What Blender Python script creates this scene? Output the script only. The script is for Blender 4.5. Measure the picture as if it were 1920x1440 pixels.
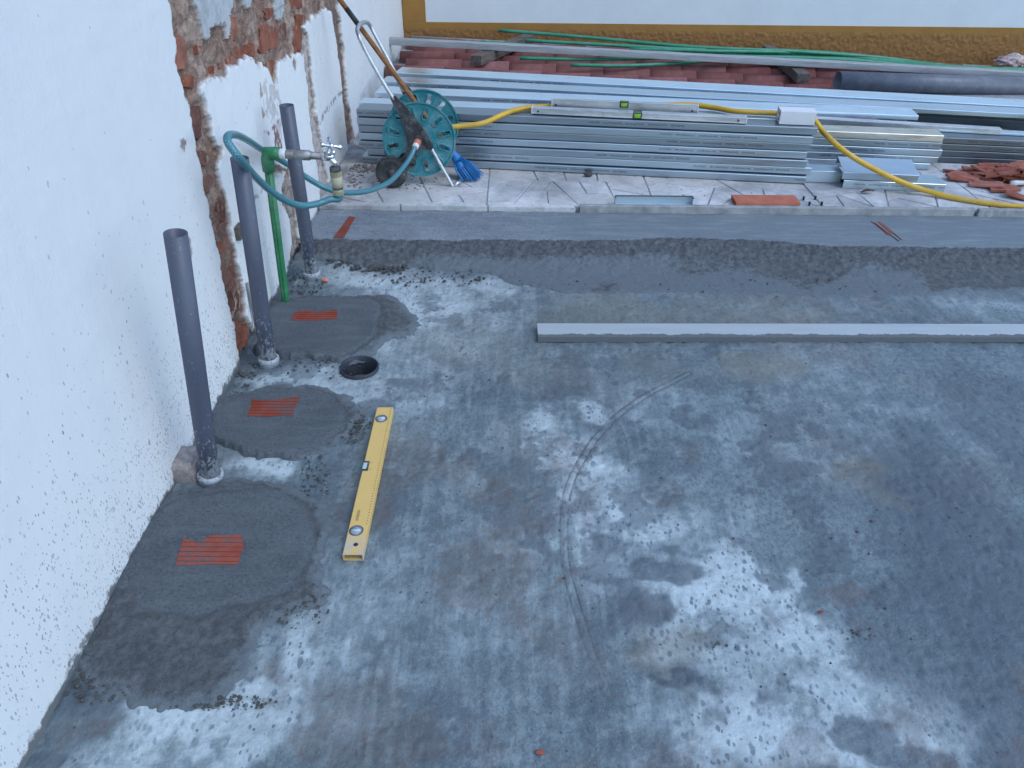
import bpy, bmesh, math, random
import numpy as np
from mathutils import Vector, Matrix

random.seed(7); rng = np.random.default_rng(7)
for o in list(bpy.data.objects): bpy.data.objects.remove(o)
scene = bpy.context.scene
C = scene.collection

# ------------------------------------------------------------------ camera
FPX = 1430.0; CAM_H = 1.40
PITCH = math.radians(34.9); ROLL = math.radians(0.55)
_fw = np.array([0, math.cos(PITCH), -math.sin(PITCH)])
_r0 = np.array([1.0, 0, 0]); _u0 = np.cross(_r0, _fw)
CR = math.cos(ROLL) * _r0 + math.sin(ROLL) * _u0
CU = -math.sin(ROLL) * _r0 + math.cos(ROLL) * _u0
CF = _fw; CP = np.array([0, 0, CAM_H])
cam_d = bpy.data.cameras.new('camera'); cam = bpy.data.objects.new('camera', cam_d); C.objects.link(cam)
cam_d.sensor_width = 36; cam_d.lens = FPX / 1920 * 36; cam_d.clip_start = 0.02; cam_d.clip_end = 3000
cam.matrix_world = Matrix(((CR[0], CU[0], -CF[0], 0), (CR[1], CU[1], -CF[1], 0), (CR[2], CU[2], -CF[2], CAM_H), (0, 0, 0, 1)))
scene.camera = cam
cy = scene.cycles; cy.max_bounces = 5; cy.diffuse_bounces = 3; cy.glossy_bounces = 3; cy.transmission_bounces = 2; cy.caustics_reflective = False; cy.caustics_refractive = False

# ------------------------------------------------------------------ light: open shade under a clear sky
SUN_POS = Vector((0.52, -0.30, 0.80)).normalized()
w = bpy.data.worlds.new('World'); scene.world = w; w.use_nodes = True
wn = w.node_tree.nodes; wl = w.node_tree.links
sky = wn.new('ShaderNodeTexSky'); sky.sky_type = 'NISHITA'; sky.sun_disc = False
sky.sun_elevation = math.asin(SUN_POS.z); sky.sun_rotation = math.atan2(SUN_POS.x, SUN_POS.y)
sky.air_density = 1.0; sky.dust_density = 0.1; sky.ozone_density = 0.0
wl.new(sky.outputs[0], wn['Background'].inputs[0]); wn['Background'].inputs[1].default_value = 0.15
sd = bpy.data.lights.new('sun', 'SUN'); sd.energy = 0.55; sd.angle = math.radians(32); sd.color = (1.0, 0.97, 0.90)
so = bpy.data.objects.new('sun', sd); C.objects.link(so)
so.rotation_euler = (-SUN_POS).to_track_quat('-Z', 'Y').to_euler(); so.location = (3, 2, 6)
vs = scene.view_settings
vs.view_transform = 'Standard'; vs.look = 'None'; vs.gamma = 1; vs.use_curve_mapping = False; vs.exposure = 1.2

# ------------------------------------------------------------------ measuring the place: sight line meets a real plane
def ray(px, py): return CF + CR * (px - 960) / FPX - CU * (py - 720) / FPX
def onz(px, py, z=0.0):
    d = ray(px, py); return Vector(CP + d * ((z - CAM_H) / d[2]))
def ony(px, py, y):
    d = ray(px, py); return Vector(CP + d * (y / d[1]))
def onx(px, py, x):
    d = ray(px, py); return Vector(CP + d * (x / d[0]))
def onplane(px, py, p0, n):
    d = ray(px, py); p0 = np.array(p0); n = np.array(n)
    return Vector(CP + d * (((p0 - CP) @ n) / (d @ n)))

# ------------------------------------------------------------------ numpy noise
def vnoise(x, y, seed=0):
    r = np.random.default_rng(seed); T = r.random((256, 256))
    xi = np.floor(x).astype(int); yi = np.floor(y).astype(int); fx = x - xi; fy = y - yi
    fx = fx * fx * (3 - 2 * fx); fy = fy * fy * (3 - 2 * fy)
    a = T[xi & 255, yi & 255]; b = T[(xi + 1) & 255, yi & 255]; c = T[xi & 255, (yi + 1) & 255]; d = T[(xi + 1) & 255, (yi + 1) & 255]
    return (a * (1 - fx) + b * fx) * (1 - fy) + (c * (1 - fx) + d * fx) * fy
def fbm(x, y, scale, oct=4, seed=0, gain=0.5):
    s = 0; a = 1; t = 0
    for i in range(oct):
        s = s + a * vnoise(x * scale + 17.3 * i, y * scale + 9.1 * i, seed + i); t += a; a *= gain; scale *= 2.03
    return s / t
def inpoly(X, Y, poly):
    ins = np.zeros(X.shape, bool); n = len(poly)
    for i in range(n):
        x0, y0 = poly[i]; x1, y1 = poly[(i + 1) % n]
        if y0 == y1: continue
        c = ((y0 > Y) != (y1 > Y)) & (X < (x1 - x0) * (Y - y0) / (y1 - y0) + x0)
        ins ^= c
    return ins
def distline(X, Y, pts, closed=False):
    D = np.full(X.shape, 1e9); n = len(pts)
    for i in range(n if closed else n - 1):
        x0, y0 = pts[i]; x1, y1 = pts[(i + 1) % n]; dx = x1 - x0; dy = y1 - y0
        t = np.clip(((X - x0) * dx + (Y - y0) * dy) / (dx * dx + dy * dy + 1e-12), 0, 1)
        D = np.minimum(D, np.hypot(X - x0 - t * dx, Y - y0 - t * dy))
    return D
def sdf(X, Y, poly):
    d = distline(X, Y, poly, True); return np.where(inpoly(X, Y, poly), d, -d)
def sst(a, b, x):
    t = np.clip((x - a) / (b - a), 0, 1); return t * t * (3 - 2 * t)

# ------------------------------------------------------------------ object helpers
def tag(o, label, cat, group=None, kind=None):
    if label: o['label'] = label
    if cat: o['category'] = cat
    if group: o['group'] = group
    if kind: o['kind'] = kind
    return o
def empty(name, loc=(0, 0, 0)):
    o = bpy.data.objects.new(name, None); o.empty_display_size = 0.05; C.objects.link(o); o.location = loc; return o
def link(name, me, mat=None, parent=None, smooth=False):
    if mat is not None and not me.materials: me.materials.append(mat)
    if smooth: me.polygons.foreach_set('use_smooth', [True] * len(me.polygons))
    o = bpy.data.objects.new(name, me); C.objects.link(o)
    if parent is not None:
        o.parent = parent
        o.matrix_parent_inverse = Matrix.Translation(-Vector(parent.location)) if parent.rotation_euler[:] == (0, 0, 0) else parent.matrix_basis.inverted()
    return o
def pyd(name, v, f):
    me = bpy.data.meshes.new(name); me.from_pydata([tuple(p) for p in v], [], f); me.update(); return me
def frombm(name, bm, sharp=None):
    me = bpy.data.meshes.new(name); bmesh.ops.recalc_face_normals(bm, faces=bm.faces); bm.to_mesh(me); bm.free()
    return me
def fast_grid(name, P, keep=None, attrs=None):
    """P: (ny,nx,3) array of vertices -> quad mesh; keep: (ny-1,nx-1) bool"""
    ny, nx = P.shape[:2]
    idx = np.arange(ny * nx).reshape(ny, nx)
    q = np.stack([idx[:-1, :-1], idx[:-1, 1:], idx[1:, 1:], idx[1:, :-1]], -1)
    q = q[keep] if keep is not None else q.reshape(-1, 4)
    used = np.zeros(ny * nx, bool); used[q.ravel()] = True
    remap = np.cumsum(used) - 1; q = remap[q]
    V = P.reshape(-1, 3)[used].astype(np.float32)
    me = bpy.data.meshes.new(name)
    me.vertices.add(len(V)); me.vertices.foreach_set('co', V.ravel())
    me.loops.add(q.size); me.loops.foreach_set('vertex_index', q.ravel().astype(np.int32))
    me.polygons.add(len(q)); me.polygons.foreach_set('loop_start', np.arange(0, q.size, 4, dtype=np.int32))
    me.polygons.foreach_set('use_smooth', np.ones(len(q), bool))
    me.update(calc_edges=True)
    for nm, A in (attrs or {}).items():
        at = me.attributes.new(nm, 'FLOAT_COLOR', 'POINT')
        at.data.foreach_set('color', A.reshape(-1, 4)[used].astype(np.float32).ravel())
    return me
def box_bm(bm, x0, x1, y0, y1, z0, z1, bev=0.0, seg=2, mtx=None):
    r = bmesh.ops.create_cube(bm, size=1.0)
    vv = r['verts']
    for v in vv:
        v.co = Vector(((x0 + x1) / 2 + v.co.x * (x1 - x0), (y0 + y1) / 2 + v.co.y * (y1 - y0), (z0 + z1) / 2 + v.co.z * (z1 - z0)))
    if bev:
        es = set(e for v in vv for e in v.link_edges)
        rr = bmesh.ops.bevel(bm, geom=list(es), offset=bev, segments=seg, affect='EDGES', profile=0.6)
        vv = list(set(v for f in rr['faces'] for v in f.verts) | set(v for v in vv if v.is_valid))
    if mtx is not None:
        bmesh.ops.transform(bm, matrix=mtx, verts=[v for v in vv if v.is_valid])
def box(name, dims, mat, parent=None, bev=0.0, seg=2, mtx=None):
    bm = bmesh.new(); box_bm(bm, *dims, bev, seg, mtx)
    return link(name, frombm(name, bm), mat, parent)
def catmull(pts, n=8):
    P = [Vector(p) for p in pts]; P = [P[0] * 2 - P[1]] + P + [P[-1] * 2 - P[-2]]; out = []
    for i in range(1, len(P) - 2):
        for k in range(n):
            t = k / n; a, b, c, d = P[i - 1:i + 3]
            out.append(0.5 * ((2 * b) + (c - a) * t + (2 * a - 5 * b + 4 * c - d) * t * t + (3 * b - a - 3 * c + d) * t ** 3))
    out.append(P[-2]); return out
def tube_bm(bm, pts, r, seg=12, cap=True, rin=None):
    """sweep; r number or list; rin -> hollow pipe"""
    pts = [Vector(p) for p in pts]; n = len(pts); R = r if isinstance(r, (list, tuple)) else [r] * n
    t0 = (pts[1] - pts[0]).normalized(); a = Vector((0, 0, 1)) if abs(t0.z) < 0.9 else Vector((1, 0, 0))
    u = (a - t0 * a.dot(t0)).normalized(); rings = []; ins = []
    for i in range(n):
        t = (pts[min(i + 1, n - 1)] - pts[max(i - 1, 0)]).normalized()
        u = (u - t * u.dot(t)).normalized(); v = t.cross(u)
        mk = lambda rr: [bm.verts.new(pts[i] + (u * math.cos(2 * math.pi * k / seg) + v * math.sin(2 * math.pi * k / seg)) * rr) for k in range(seg)]
        rings.append(mk(R[i]))
        if rin: ins.append(mk(rin))
    fs = []
    def br(A, B, flip=False):
        for k in range(seg):
            q = (A[k], A[(k + 1) % seg], B[(k + 1) % seg], B[k]); fs.append(bm.faces.new(q[::-1] if flip else q))
    for i in range(n - 1): br(rings[i], rings[i + 1])
    if rin:
        for i in range(n - 1): br(ins[i], ins[i + 1], True)
        br(ins[0], rings[0]); br(rings[-1], ins[-1])
    elif cap: bm.faces.new(rings[0][::-1]); bm.faces.new(rings[-1])
    for f in fs: f.smooth = True
def tube(name, pts, r, mat, parent=None, seg=12, cap=True, rin=None):
    bm = bmesh.new(); tube_bm(bm, pts, r, seg, cap, rin); return link(name, frombm(name, bm), mat, parent)
def lathe_bm(bm, prof, mtx=None, seg=24, cap=True):
    rings = []
    for r, z in prof:
        rings.append([bm.verts.new((mtx or Matrix()) @ Vector((r * math.cos(2 * math.pi * k / seg), r * math.sin(2 * math.pi * k / seg), z))) for k in range(seg)])
    for i in range(len(rings) - 1):
        for k in range(seg):
            f = bm.faces.new((rings[i][k], rings[i][(k + 1) % seg], rings[i + 1][(k + 1) % seg], rings[i + 1][k])); f.smooth = True
    if cap: bm.faces.new(rings[0][::-1]); bm.faces.new(rings[-1])
def lathe(name, prof, mat, parent=None, mtx=None, seg=24, cap=True):
    bm = bmesh.new(); lathe_bm(bm, prof, mtx, seg, cap); return link(name, frombm(name, bm), mat, parent)
def axis_mtx(p, d):
    return Matrix.Translation(Vector(p)) @ Vector(d).to_track_quat('Z', 'Y').to_matrix().to_4x4()
def prism_bm(bm, poly, z0, z1, mtx=None, bev=0.0):
    m = mtx or Matrix()
    if sum(poly[i][0] * poly[(i + 1) % len(poly)][1] - poly[(i + 1) % len(poly)][0] * poly[i][1] for i in range(len(poly))) < 0: poly = poly[::-1]
    b = [bm.verts.new(m @ Vector((x, y, z0))) for x, y in poly]; n = len(poly)
    if bev:
        cx = sum(p[0] for p in poly) / n; cy = sum(p[1] for p in poly) / n
        ins = []
        for x, y in poly:
            d = math.hypot(x - cx, y - cy) or 1; k = max(0.0, 1 - bev / d); ins.append((cx + (x - cx) * k, cy + (y - cy) * k))
        mid = [bm.verts.new(m @ Vector((x, y, z1 - bev))) for x, y in poly]
        t = [bm.verts.new(m @ Vector((x, y, z1))) for x, y in ins]; rings = [b, mid, t]
    else:
        t = [bm.verts.new(m @ Vector((x, y, z1))) for x, y in poly]; rings = [b, t]
    for A, B in zip(rings[:-1], rings[1:]):
        for i in range(n): bm.faces.new((A[i], A[(i + 1) % n], B[(i + 1) % n], B[i]))
    bm.faces.new(b[::-1]); bm.faces.new(t)
def prism(name, poly, z0, z1, mat, parent=None, mtx=None, bev=0.0):
    bm = bmesh.new(); prism_bm(bm, poly, z0, z1, mtx, bev); return link(name, frombm(name, bm), mat, parent)
def clip(poly, a, b, c):
    """keep a*x+b*y<=c"""
    out = []
    for i in range(len(poly)):
        p = poly[i]; q = poly[(i + 1) % len(poly)]; dp = a * p[0] + b * p[1] - c; dq = a * q[0] + b * q[1] - c
        if dp <= 0: out.append(p)
        if (dp < 0) != (dq < 0) and dp != dq:
            t = dp / (dp - dq); out.append((p[0] + (q[0] - p[0]) * t, p[1] + (q[1] - p[1]) * t))
    return out

# ------------------------------------------------------------------ materials
class G:
    def __init__(s, name):
        s.m = bpy.data.materials.new(name); s.m.use_nodes = True; s.t = s.m.node_tree
        s.b = s.t.nodes['Principled BSDF']; s.out = s.t.nodes['Material Output']
    def n(s, typ, **kw):
        nd = s.t.nodes.new('ShaderNode' + typ)
        for k, v in kw.items(): setattr(nd, k, v)
        return nd
    def put(s, sock, v):
        if isinstance(v, bpy.types.NodeSocket): s.t.links.new(v, sock)
        elif isinstance(v, (tuple, list)) and sock.type == 'RGBA': sock.default_value = tuple(v) + ((1,) if len(v) == 3 else ())
        else: sock.default_value = v
    def co(s, kind='Object', scale=(1, 1, 1), rot=(0, 0, 0), loc=(0, 0, 0)):
        c = s.n('TexCoord').outputs[kind]; mp = s.n('Mapping'); s.put(mp.inputs[0], c)
        mp.inputs[1].default_value = loc; mp.inputs[2].default_value = rot; mp.inputs[3].default_value = scale; return mp.outputs[0]
    def noise(s, v, scale, detail=4, rough=0.55, dist=0.0):
        nd = s.n('TexNoise'); s.put(nd.inputs['Vector'], v); nd.inputs['Scale'].default_value = scale
        nd.inputs['Detail'].default_value = detail; nd.inputs['Roughness'].default_value = rough; nd.inputs['Distortion'].default_value = dist
        return nd.outputs['Fac']
    def vor(s, v, scale, feat='F1', rand=1.0):
        nd = s.n('TexVoronoi', feature=feat); s.put(nd.inputs['Vector'], v); nd.inputs['Scale'].default_value = scale
        nd.inputs['Randomness'].default_value = rand; return nd
    def math(s, op, a, b=0.0, c=0.0, clamp=False):
        nd = s.n('Math', operation=op, use_clamp=clamp); s.put(nd.inputs[0], a); s.put(nd.inputs[1], b); s.put(nd.inputs[2], c); return nd.outputs[0]
    def mix(s, f, a, b, typ='MIX'):
        nd = s.n('Mix', data_type='RGBA', blend_type=typ); s.put(nd.inputs[0], f); s.put(nd.inputs[6], a); s.put(nd.inputs[7], b); return nd.outputs[2]
    def step(s, v, lo, hi):
        nd = s.n('MapRange', interpolation_type='SMOOTHSTEP'); s.put(nd.inputs[0], v); nd.inputs[1].default_value = lo; nd.inputs[2].default_value = hi
        return nd.outputs[0]
    def rng(s, v, lo, hi, a, b):
        nd = s.n('MapRange'); s.put(nd.inputs[0], v)
        for i, q in enumerate((lo, hi, a, b)): nd.inputs[1 + i].default_value = q
        return nd.outputs[0]
    def ramp(s, f, stops):
        nd = s.n('ValToRGB'); s.put(nd.inputs[0], f); e = nd.color_ramp.elements
        while len(e) < len(stops): e.new(0.5)
        for k, (p, c) in zip(e, stops): k.position = p; k.color = tuple(c) + (1,)
        return nd.outputs[0]
    def attr(s, name):
        nd = s.n('Attribute'); nd.attribute_name = name; sp = s.n('SeparateColor'); s.put(sp.inputs[0], nd.outputs['Color'])
        return nd.outputs['Color'], sp.outputs[0], sp.outputs[1], sp.outputs[2], nd.outputs['Alpha']
    def xyz(s, v):
        sp = s.n('SeparateXYZ'); s.put(sp.inputs[0], v); return sp.outputs
    def set(s, col=None, rough=None, metal=None, spec=None, bump=None, bstr=0.3, bdist=0.01, **kw):
        if col is not None: s.put(s.b.inputs['Base Color'], col)
        if rough is not None: s.put(s.b.inputs['Roughness'], rough)
        if metal is not None: s.put(s.b.inputs['Metallic'], metal)
        if spec is not None: s.put(s.b.inputs['Specular IOR Level'], spec)
        for k, v in kw.items(): s.put(s.b.inputs[k.replace('_', ' ')], v)
        if bump is not None:
            b = s.n('Bump'); s.put(b.inputs['Strength'], bstr); b.inputs['Distance'].default_value = bdist
            s.put(b.inputs['Height'], bump); s.t.links.new(b.outputs[0], s.b.inputs['Normal'])
        return s.m

def simple(name, c1, c2=None, scale=20, rough=0.6, rough2=None, metal=0, bstr=0.15, bdist=0.003, stretch=(1, 1, 1), detail=5, spec=None, dust=0.0, dustcol=(0.42, 0.43, 0.43)):
    g = G(name); v = g.co(scale=stretch); nz = g.noise(v, scale, detail, 0.62); c2 = c2 or tuple(x * 0.75 for x in c1)
    col = g.mix(g.step(nz, 0.3, 0.7), c2, c1)
    if dust:
        d = g.noise(g.co(), 9, 6, 0.7); d2 = g.noise(g.co(), 90, 3, 0.6)
        df = g.math('MULTIPLY', g.step(g.math('ADD', d, g.math('MULTIPLY', d2, 0.35)), 0.62, 0.85), dust)
        col = g.mix(df, col, dustcol)
    r = rough if rough2 is None else g.rng(nz, 0.3, 0.7, rough, rough2)
    return g.set(col=col, rough=r, metal=metal, spec=spec, bump=g.noise(v, scale * 4, 4), bstr=bstr, bdist=bdist)

# concrete slab ------------------------------------------------------
def mat_floor():
    g = G('concrete_slab'); v = g.co()
    _, white, damp_vignette, red, ochre = g.attr('stain_a'); _, wet, smear, track, grime = g.attr('stain_b')
    n1 = g.noise(v, 2.2, 6, 0.62); n2 = g.noise(v, 12, 6, 0.66); n3 = g.noise(v, 58, 4, 0.7); n4 = g.noise(v, 230, 2, 0.65); n5 = g.noise(g.co(loc=(5, 3, 0)), 5.2, 5, 0.6, 0.5)
    streak = g.noise(g.co(scale=(1, 0.09, 1), rot=(0, 0, 0.10)), 36, 4, 0.62); px = g.xyz(v)[0]
    base = g.mix(g.step(n1, 0.30, 0.68), (0.074, 0.098, 0.112), (0.160, 0.195, 0.208))
    base = g.mix(g.math('MULTIPLY', g.step(n5, 0.47, 0.66), 0.60), base, (0.092, 0.112, 0.128))
    base = g.mix(g.math('MULTIPLY', g.step(n2, 0.44, 0.68), 0.50), base, (0.225, 0.262, 0.280))
    left = g.math('SUBTRACT', 1.0, g.step(px, 0.0, 0.7), clamp=True)
    base = g.mix(g.math('MULTIPLY', g.step(streak, 0.46, 0.66), g.rng(left, 0, 1, 0.16, 0.34)), base, (0.26, 0.295, 0.312))
    base = g.mix(g.math('MULTIPLY', g.step(streak, 0.48, 0.30), g.rng(left, 0, 1, 0.08, 0.20)), base, (0.092, 0.112, 0.128))
    base = g.mix(g.math('MULTIPLY', g.step(n3, 0.50, 0.60), 0.50), base, (0.072, 0.090, 0.104)); n6 = g.noise(g.co(scale=(1, .6, 1), rot=(0, 0, .5)), 115, 3, 0.6); base = g.mix(g.math('MULTIPLY', g.step(n6, 0.56, 0.64), 0.55), base, (0.060, 0.076, 0.090))
    base = g.mix(g.math('MULTIPLY', g.step(n4, 0.52, 0.68), 0.22), base, (0.32, 0.35, 0.37))
    # lime bloom: soft margin, patchy inside
    wf = g.math('ADD', white, g.math('MULTIPLY', g.math('SUBTRACT', n2, 0.5), 1.15)); wf = g.math('ADD', wf, g.math('MULTIPLY', g.math('SUBTRACT', n3, 0.5), 0.75))
    wf = g.math('ADD', wf, g.math('MULTIPLY', g.math('SUBTRACT', streak, 0.5), 0.5))
    wm = g.math('MULTIPLY', g.math('POWER', g.step(wf, -0.10, 1.25), 1.2), 0.95)
    bloom = g.mix(n3, (0.36, 0.40, 0.425), (0.60, 0.63, 0.645))
    col = g.mix(wm, base, bloom)
    # dimples: old droplet marks, darker than the bloom round them
    def dimples(scale, seed, lo, maxr, rot):
        vd = g.co(scale=(1, 0.58, 1), rot=(0, 0, rot), loc=(seed, seed, 0)); warp = g.n('VectorMath', operation='ADD'); g.put(warp.inputs[0], vd)
        wn_ = g.n('TexNoise'); g.put(wn_.inputs['Vector'], v); wn_.inputs['Scale'].default_value = scale * 1.3
        sc_ = g.n('VectorMath', operation='SCALE'); g.put(sc_.inputs[0], wn_.outputs['Color']); sc_.inputs['Scale'].default_value = 0.62 / scale
        g.put(warp.inputs[1], sc_.outputs[0]); pv = g.vor(warp.outputs[0], scale); rnd = g.xyz(pv.outputs['Color'])[0]
        pr = g.rng(rnd, lo, 1.0, 0.02, maxr); p = g.math('SUBTRACT', 1.0, g.step(g.math('SUBTRACT', pv.outputs['Distance'], pr), -0.12, 0.06), clamp=True)
        return g.math('MULTIPLY', p, g.math('GREATER_THAN', rnd, lo))
    pit = g.math('MAXIMUM', dimples(92, 0.0, 0.22, 0.48, 0.55), dimples(52, 3.1, 0.50, 0.42, 0.35))
    pmask = g.step(g.noise(v, 2.1, 4, 0.65), 0.36, 0.60); pmask = g.math('MAXIMUM', g.math('MULTIPLY', pmask, 0.85), g.math('MULTIPLY', g.step(wm, 0.08, 0.5), g.rng(g.step(g.noise(v, 3.1, 3, 0.6), 0.42, 0.58), 0, 1, 0.35, 1.0)))
    pit = g.math('MULTIPLY', pit, pmask)
    col = g.mix(g.math('MULTIPLY', pit, 0.82), col, (0.100, 0.126, 0.158))
    # dampness, plus painted vignette darkening at the right
    dm = g.step(g.math('ADD', g.math('ADD', damp_vignette, g.math('MULTIPLY', g.math('SUBTRACT', n2, 0.5), 0.9)), g.math('MULTIPLY', g.math('SUBTRACT', n3, 0.5), 0.5)), 0.26, 0.74)
    col = g.mix(g.math('MULTIPLY', dm, 0.70), col, (0.068, 0.084, 0.102))
    # rust, clay and ochre
    rm = g.step(g.math('ADD', red, g.math('MULTIPLY', g.math('SUBTRACT', n3, 0.5), 1.5)), 0.10, 1.05)
    col = g.mix(g.math('MULTIPLY', rm, 0.55), col, (0.120, 0.090, 0.082))
    om = g.step(g.math('ADD', ochre, g.math('MULTIPLY', g.math('SUBTRACT', n2, 0.5), 0.9)), 0.10, 1.0)
    col = g.mix(g.math('MULTIPLY', om, 0.48), col, (0.170, 0.150, 0.112))
    broad = g.step(g.math('ADD', g.noise(v, 1.4, 4, 0.6), g.math('MULTIPLY', g.math('SUBTRACT', n3, 0.5), 0.4)), 0.50, 0.75); col = g.mix(g.math('MULTIPLY', broad, 0.42), col, (0.160, 0.130, 0.118))
    # specks
    sv = g.vor(v, 30); sr = g.xyz(sv.outputs['Color'])[1]
    spk = g.math('MULTIPLY', g.math('LESS_THAN', sv.outputs['Distance'], g.math('MULTIPLY', sr, 0.11)), g.math('GREATER_THAN', sr, 0.5))
    col = g.mix(g.math('MULTIPLY', spk, 0.75), col, (0.045, 0.045, 0.05))
    # hose track (two thin dirty lines)
    ln = g.math('SUBTRACT', 1.0, g.step(g.math('ABSOLUTE', g.math('SUBTRACT', g.math('MULTIPLY', track, 0.1), 0.0095)), 0.0004, 0.0036), clamp=True)
    ln = g.math('MULTIPLY', ln, g.step(g.noise(v, 11, 5, 0.75), 0.34, 0.54))
    ln = g.math('MULTIPLY', ln, g.math('SUBTRACT', 1.0, grime, clamp=True))
    inner = g.math('MULTIPLY', g.math('SUBTRACT', 1.0, g.step(track, 0.08, 0.30), clamp=True), g.step(n2, 0.42, 0.62))
    col = g.mix(g.math('MULTIPLY', inner, 0.25), col, (0.12, 0.11, 0.11))
    col = g.mix(g.math('MULTIPLY', ln, 0.72), col, (0.070, 0.072, 0.080))
    sm = g.step(g.math('ADD', smear, g.math('MULTIPLY', g.math('SUBTRACT', n2, 0.5), 1.6)), 0.10, 1.05)
    col = g.mix(g.math('MULTIPLY', sm, 0.75), col, (0.040, 0.052, 0.068))
    rough = g.math('SUBTRACT', g.rng(n1, 0.3, 0.7, 0.42, 0.72), g.math('MULTIPLY', g.step(wet, 0.3, 0.8), 0.40))
    h = g.math('ADD', g.noise(v, 75, 3, 0.75), g.math('MULTIPLY', g.noise(v, 20, 3, 0.6), 1.2))
    col = g.mix(1.0, col, (0.97, 1.03, 1.02), 'MULTIPLY')
    return g.set(col=col, rough=rough, spec=0.42, bump=h, bstr=0.6, bdist=0.005)

def mat_mortar(name='fresh_mortar', k=1.0):
    g = G(name); v = g.co(); _, smooth, edge, _, _ = g.attr('zone')
    k = k * 1.18; T = lambda r, gg, b: (r * k, gg * k * 1.02, b * k * 1.02)
    n1 = g.noise(v, 4.5, 6, 0.65); n2 = g.noise(v, 45, 5, 0.72); n3 = g.noise(v, 300, 3, 0.72); n4 = g.noise(v, 16, 5, 0.7)
    cs = g.mix(g.step(n1, 0.3, 0.7), T(0.060, 0.069, 0.079), T(0.090, 0.100, 0.110)); sp = g.noise(v, 150, 2, 0.6); cs = g.mix(g.math('MULTIPLY', g.step(sp, 0.55, 0.64), 0.6), cs, T(0.036, 0.043, 0.051)); cs = g.mix(g.math('MULTIPLY', g.step(sp, 0.44, 0.36), 0.5), cs, T(0.125, 0.135, 0.142))
    cs = g.mix(g.math('MULTIPLY', g.step(n2, 0.50, 0.70), 0.45), cs, T(0.042, 0.052, 0.064))
    cs = g.mix(g.math('MULTIPLY', g.step(n4, 0.52, 0.72), 0.45), cs, T(0.108, 0.122, 0.134))
    kr = min(k, 1.3); cr = g.mix(g.step(n2, 0.3, 0.75), (0.050 * kr, 0.055 * kr, 0.060 * kr), (0.112 * kr, 0.119 * kr, 0.124 * kr))
    sf = g.step(g.math('ADD', smooth, g.math('MULTIPLY', g.math('SUBTRACT', n4, 0.5), 0.9)), 0.2, 0.8)
    col = g.mix(sf, cr, cs)
    col = g.mix(g.math('MULTIPLY', g.math('MULTIPLY', g.step(n3, 0.62, 0.70), g.rng(sf, 0, 1, 1.0, 0.45)), 0.7), col, (0.22, 0.225, 0.225))
    col = g.mix(g.math('MULTIPLY', g.step(g.math('ADD', edge, g.math('MULTIPLY', g.math('SUBTRACT', n2, 0.5), 1.1)), 0.3, 0.8), 0.75), col, (0.155, 0.186, 0.205))
    tro = g.noise(g.co(scale=(0.16, 1, 1), rot=(0, 0, 0.2)), 34, 4, 0.6)
    col = g.mix(g.math('MULTIPLY', g.step(tro, 0.48, 0.7), g.math('MULTIPLY', smooth, 0.4)), col, T(0.112, 0.126, 0.138))
    h = g.math('ADD', g.math('MULTIPLY', n3, g.rng(sf, 0, 1, 1.0, 0.75)), g.math('MULTIPLY', n2, g.rng(sf, 0, 1, 1.6, 0.60)))
    return g.set(col=col, rough=g.rng(n1, 0.3, 0.7, 0.62, 0.8), spec=0.4, bump=h, bstr=0.9, bdist=0.0055)

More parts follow.
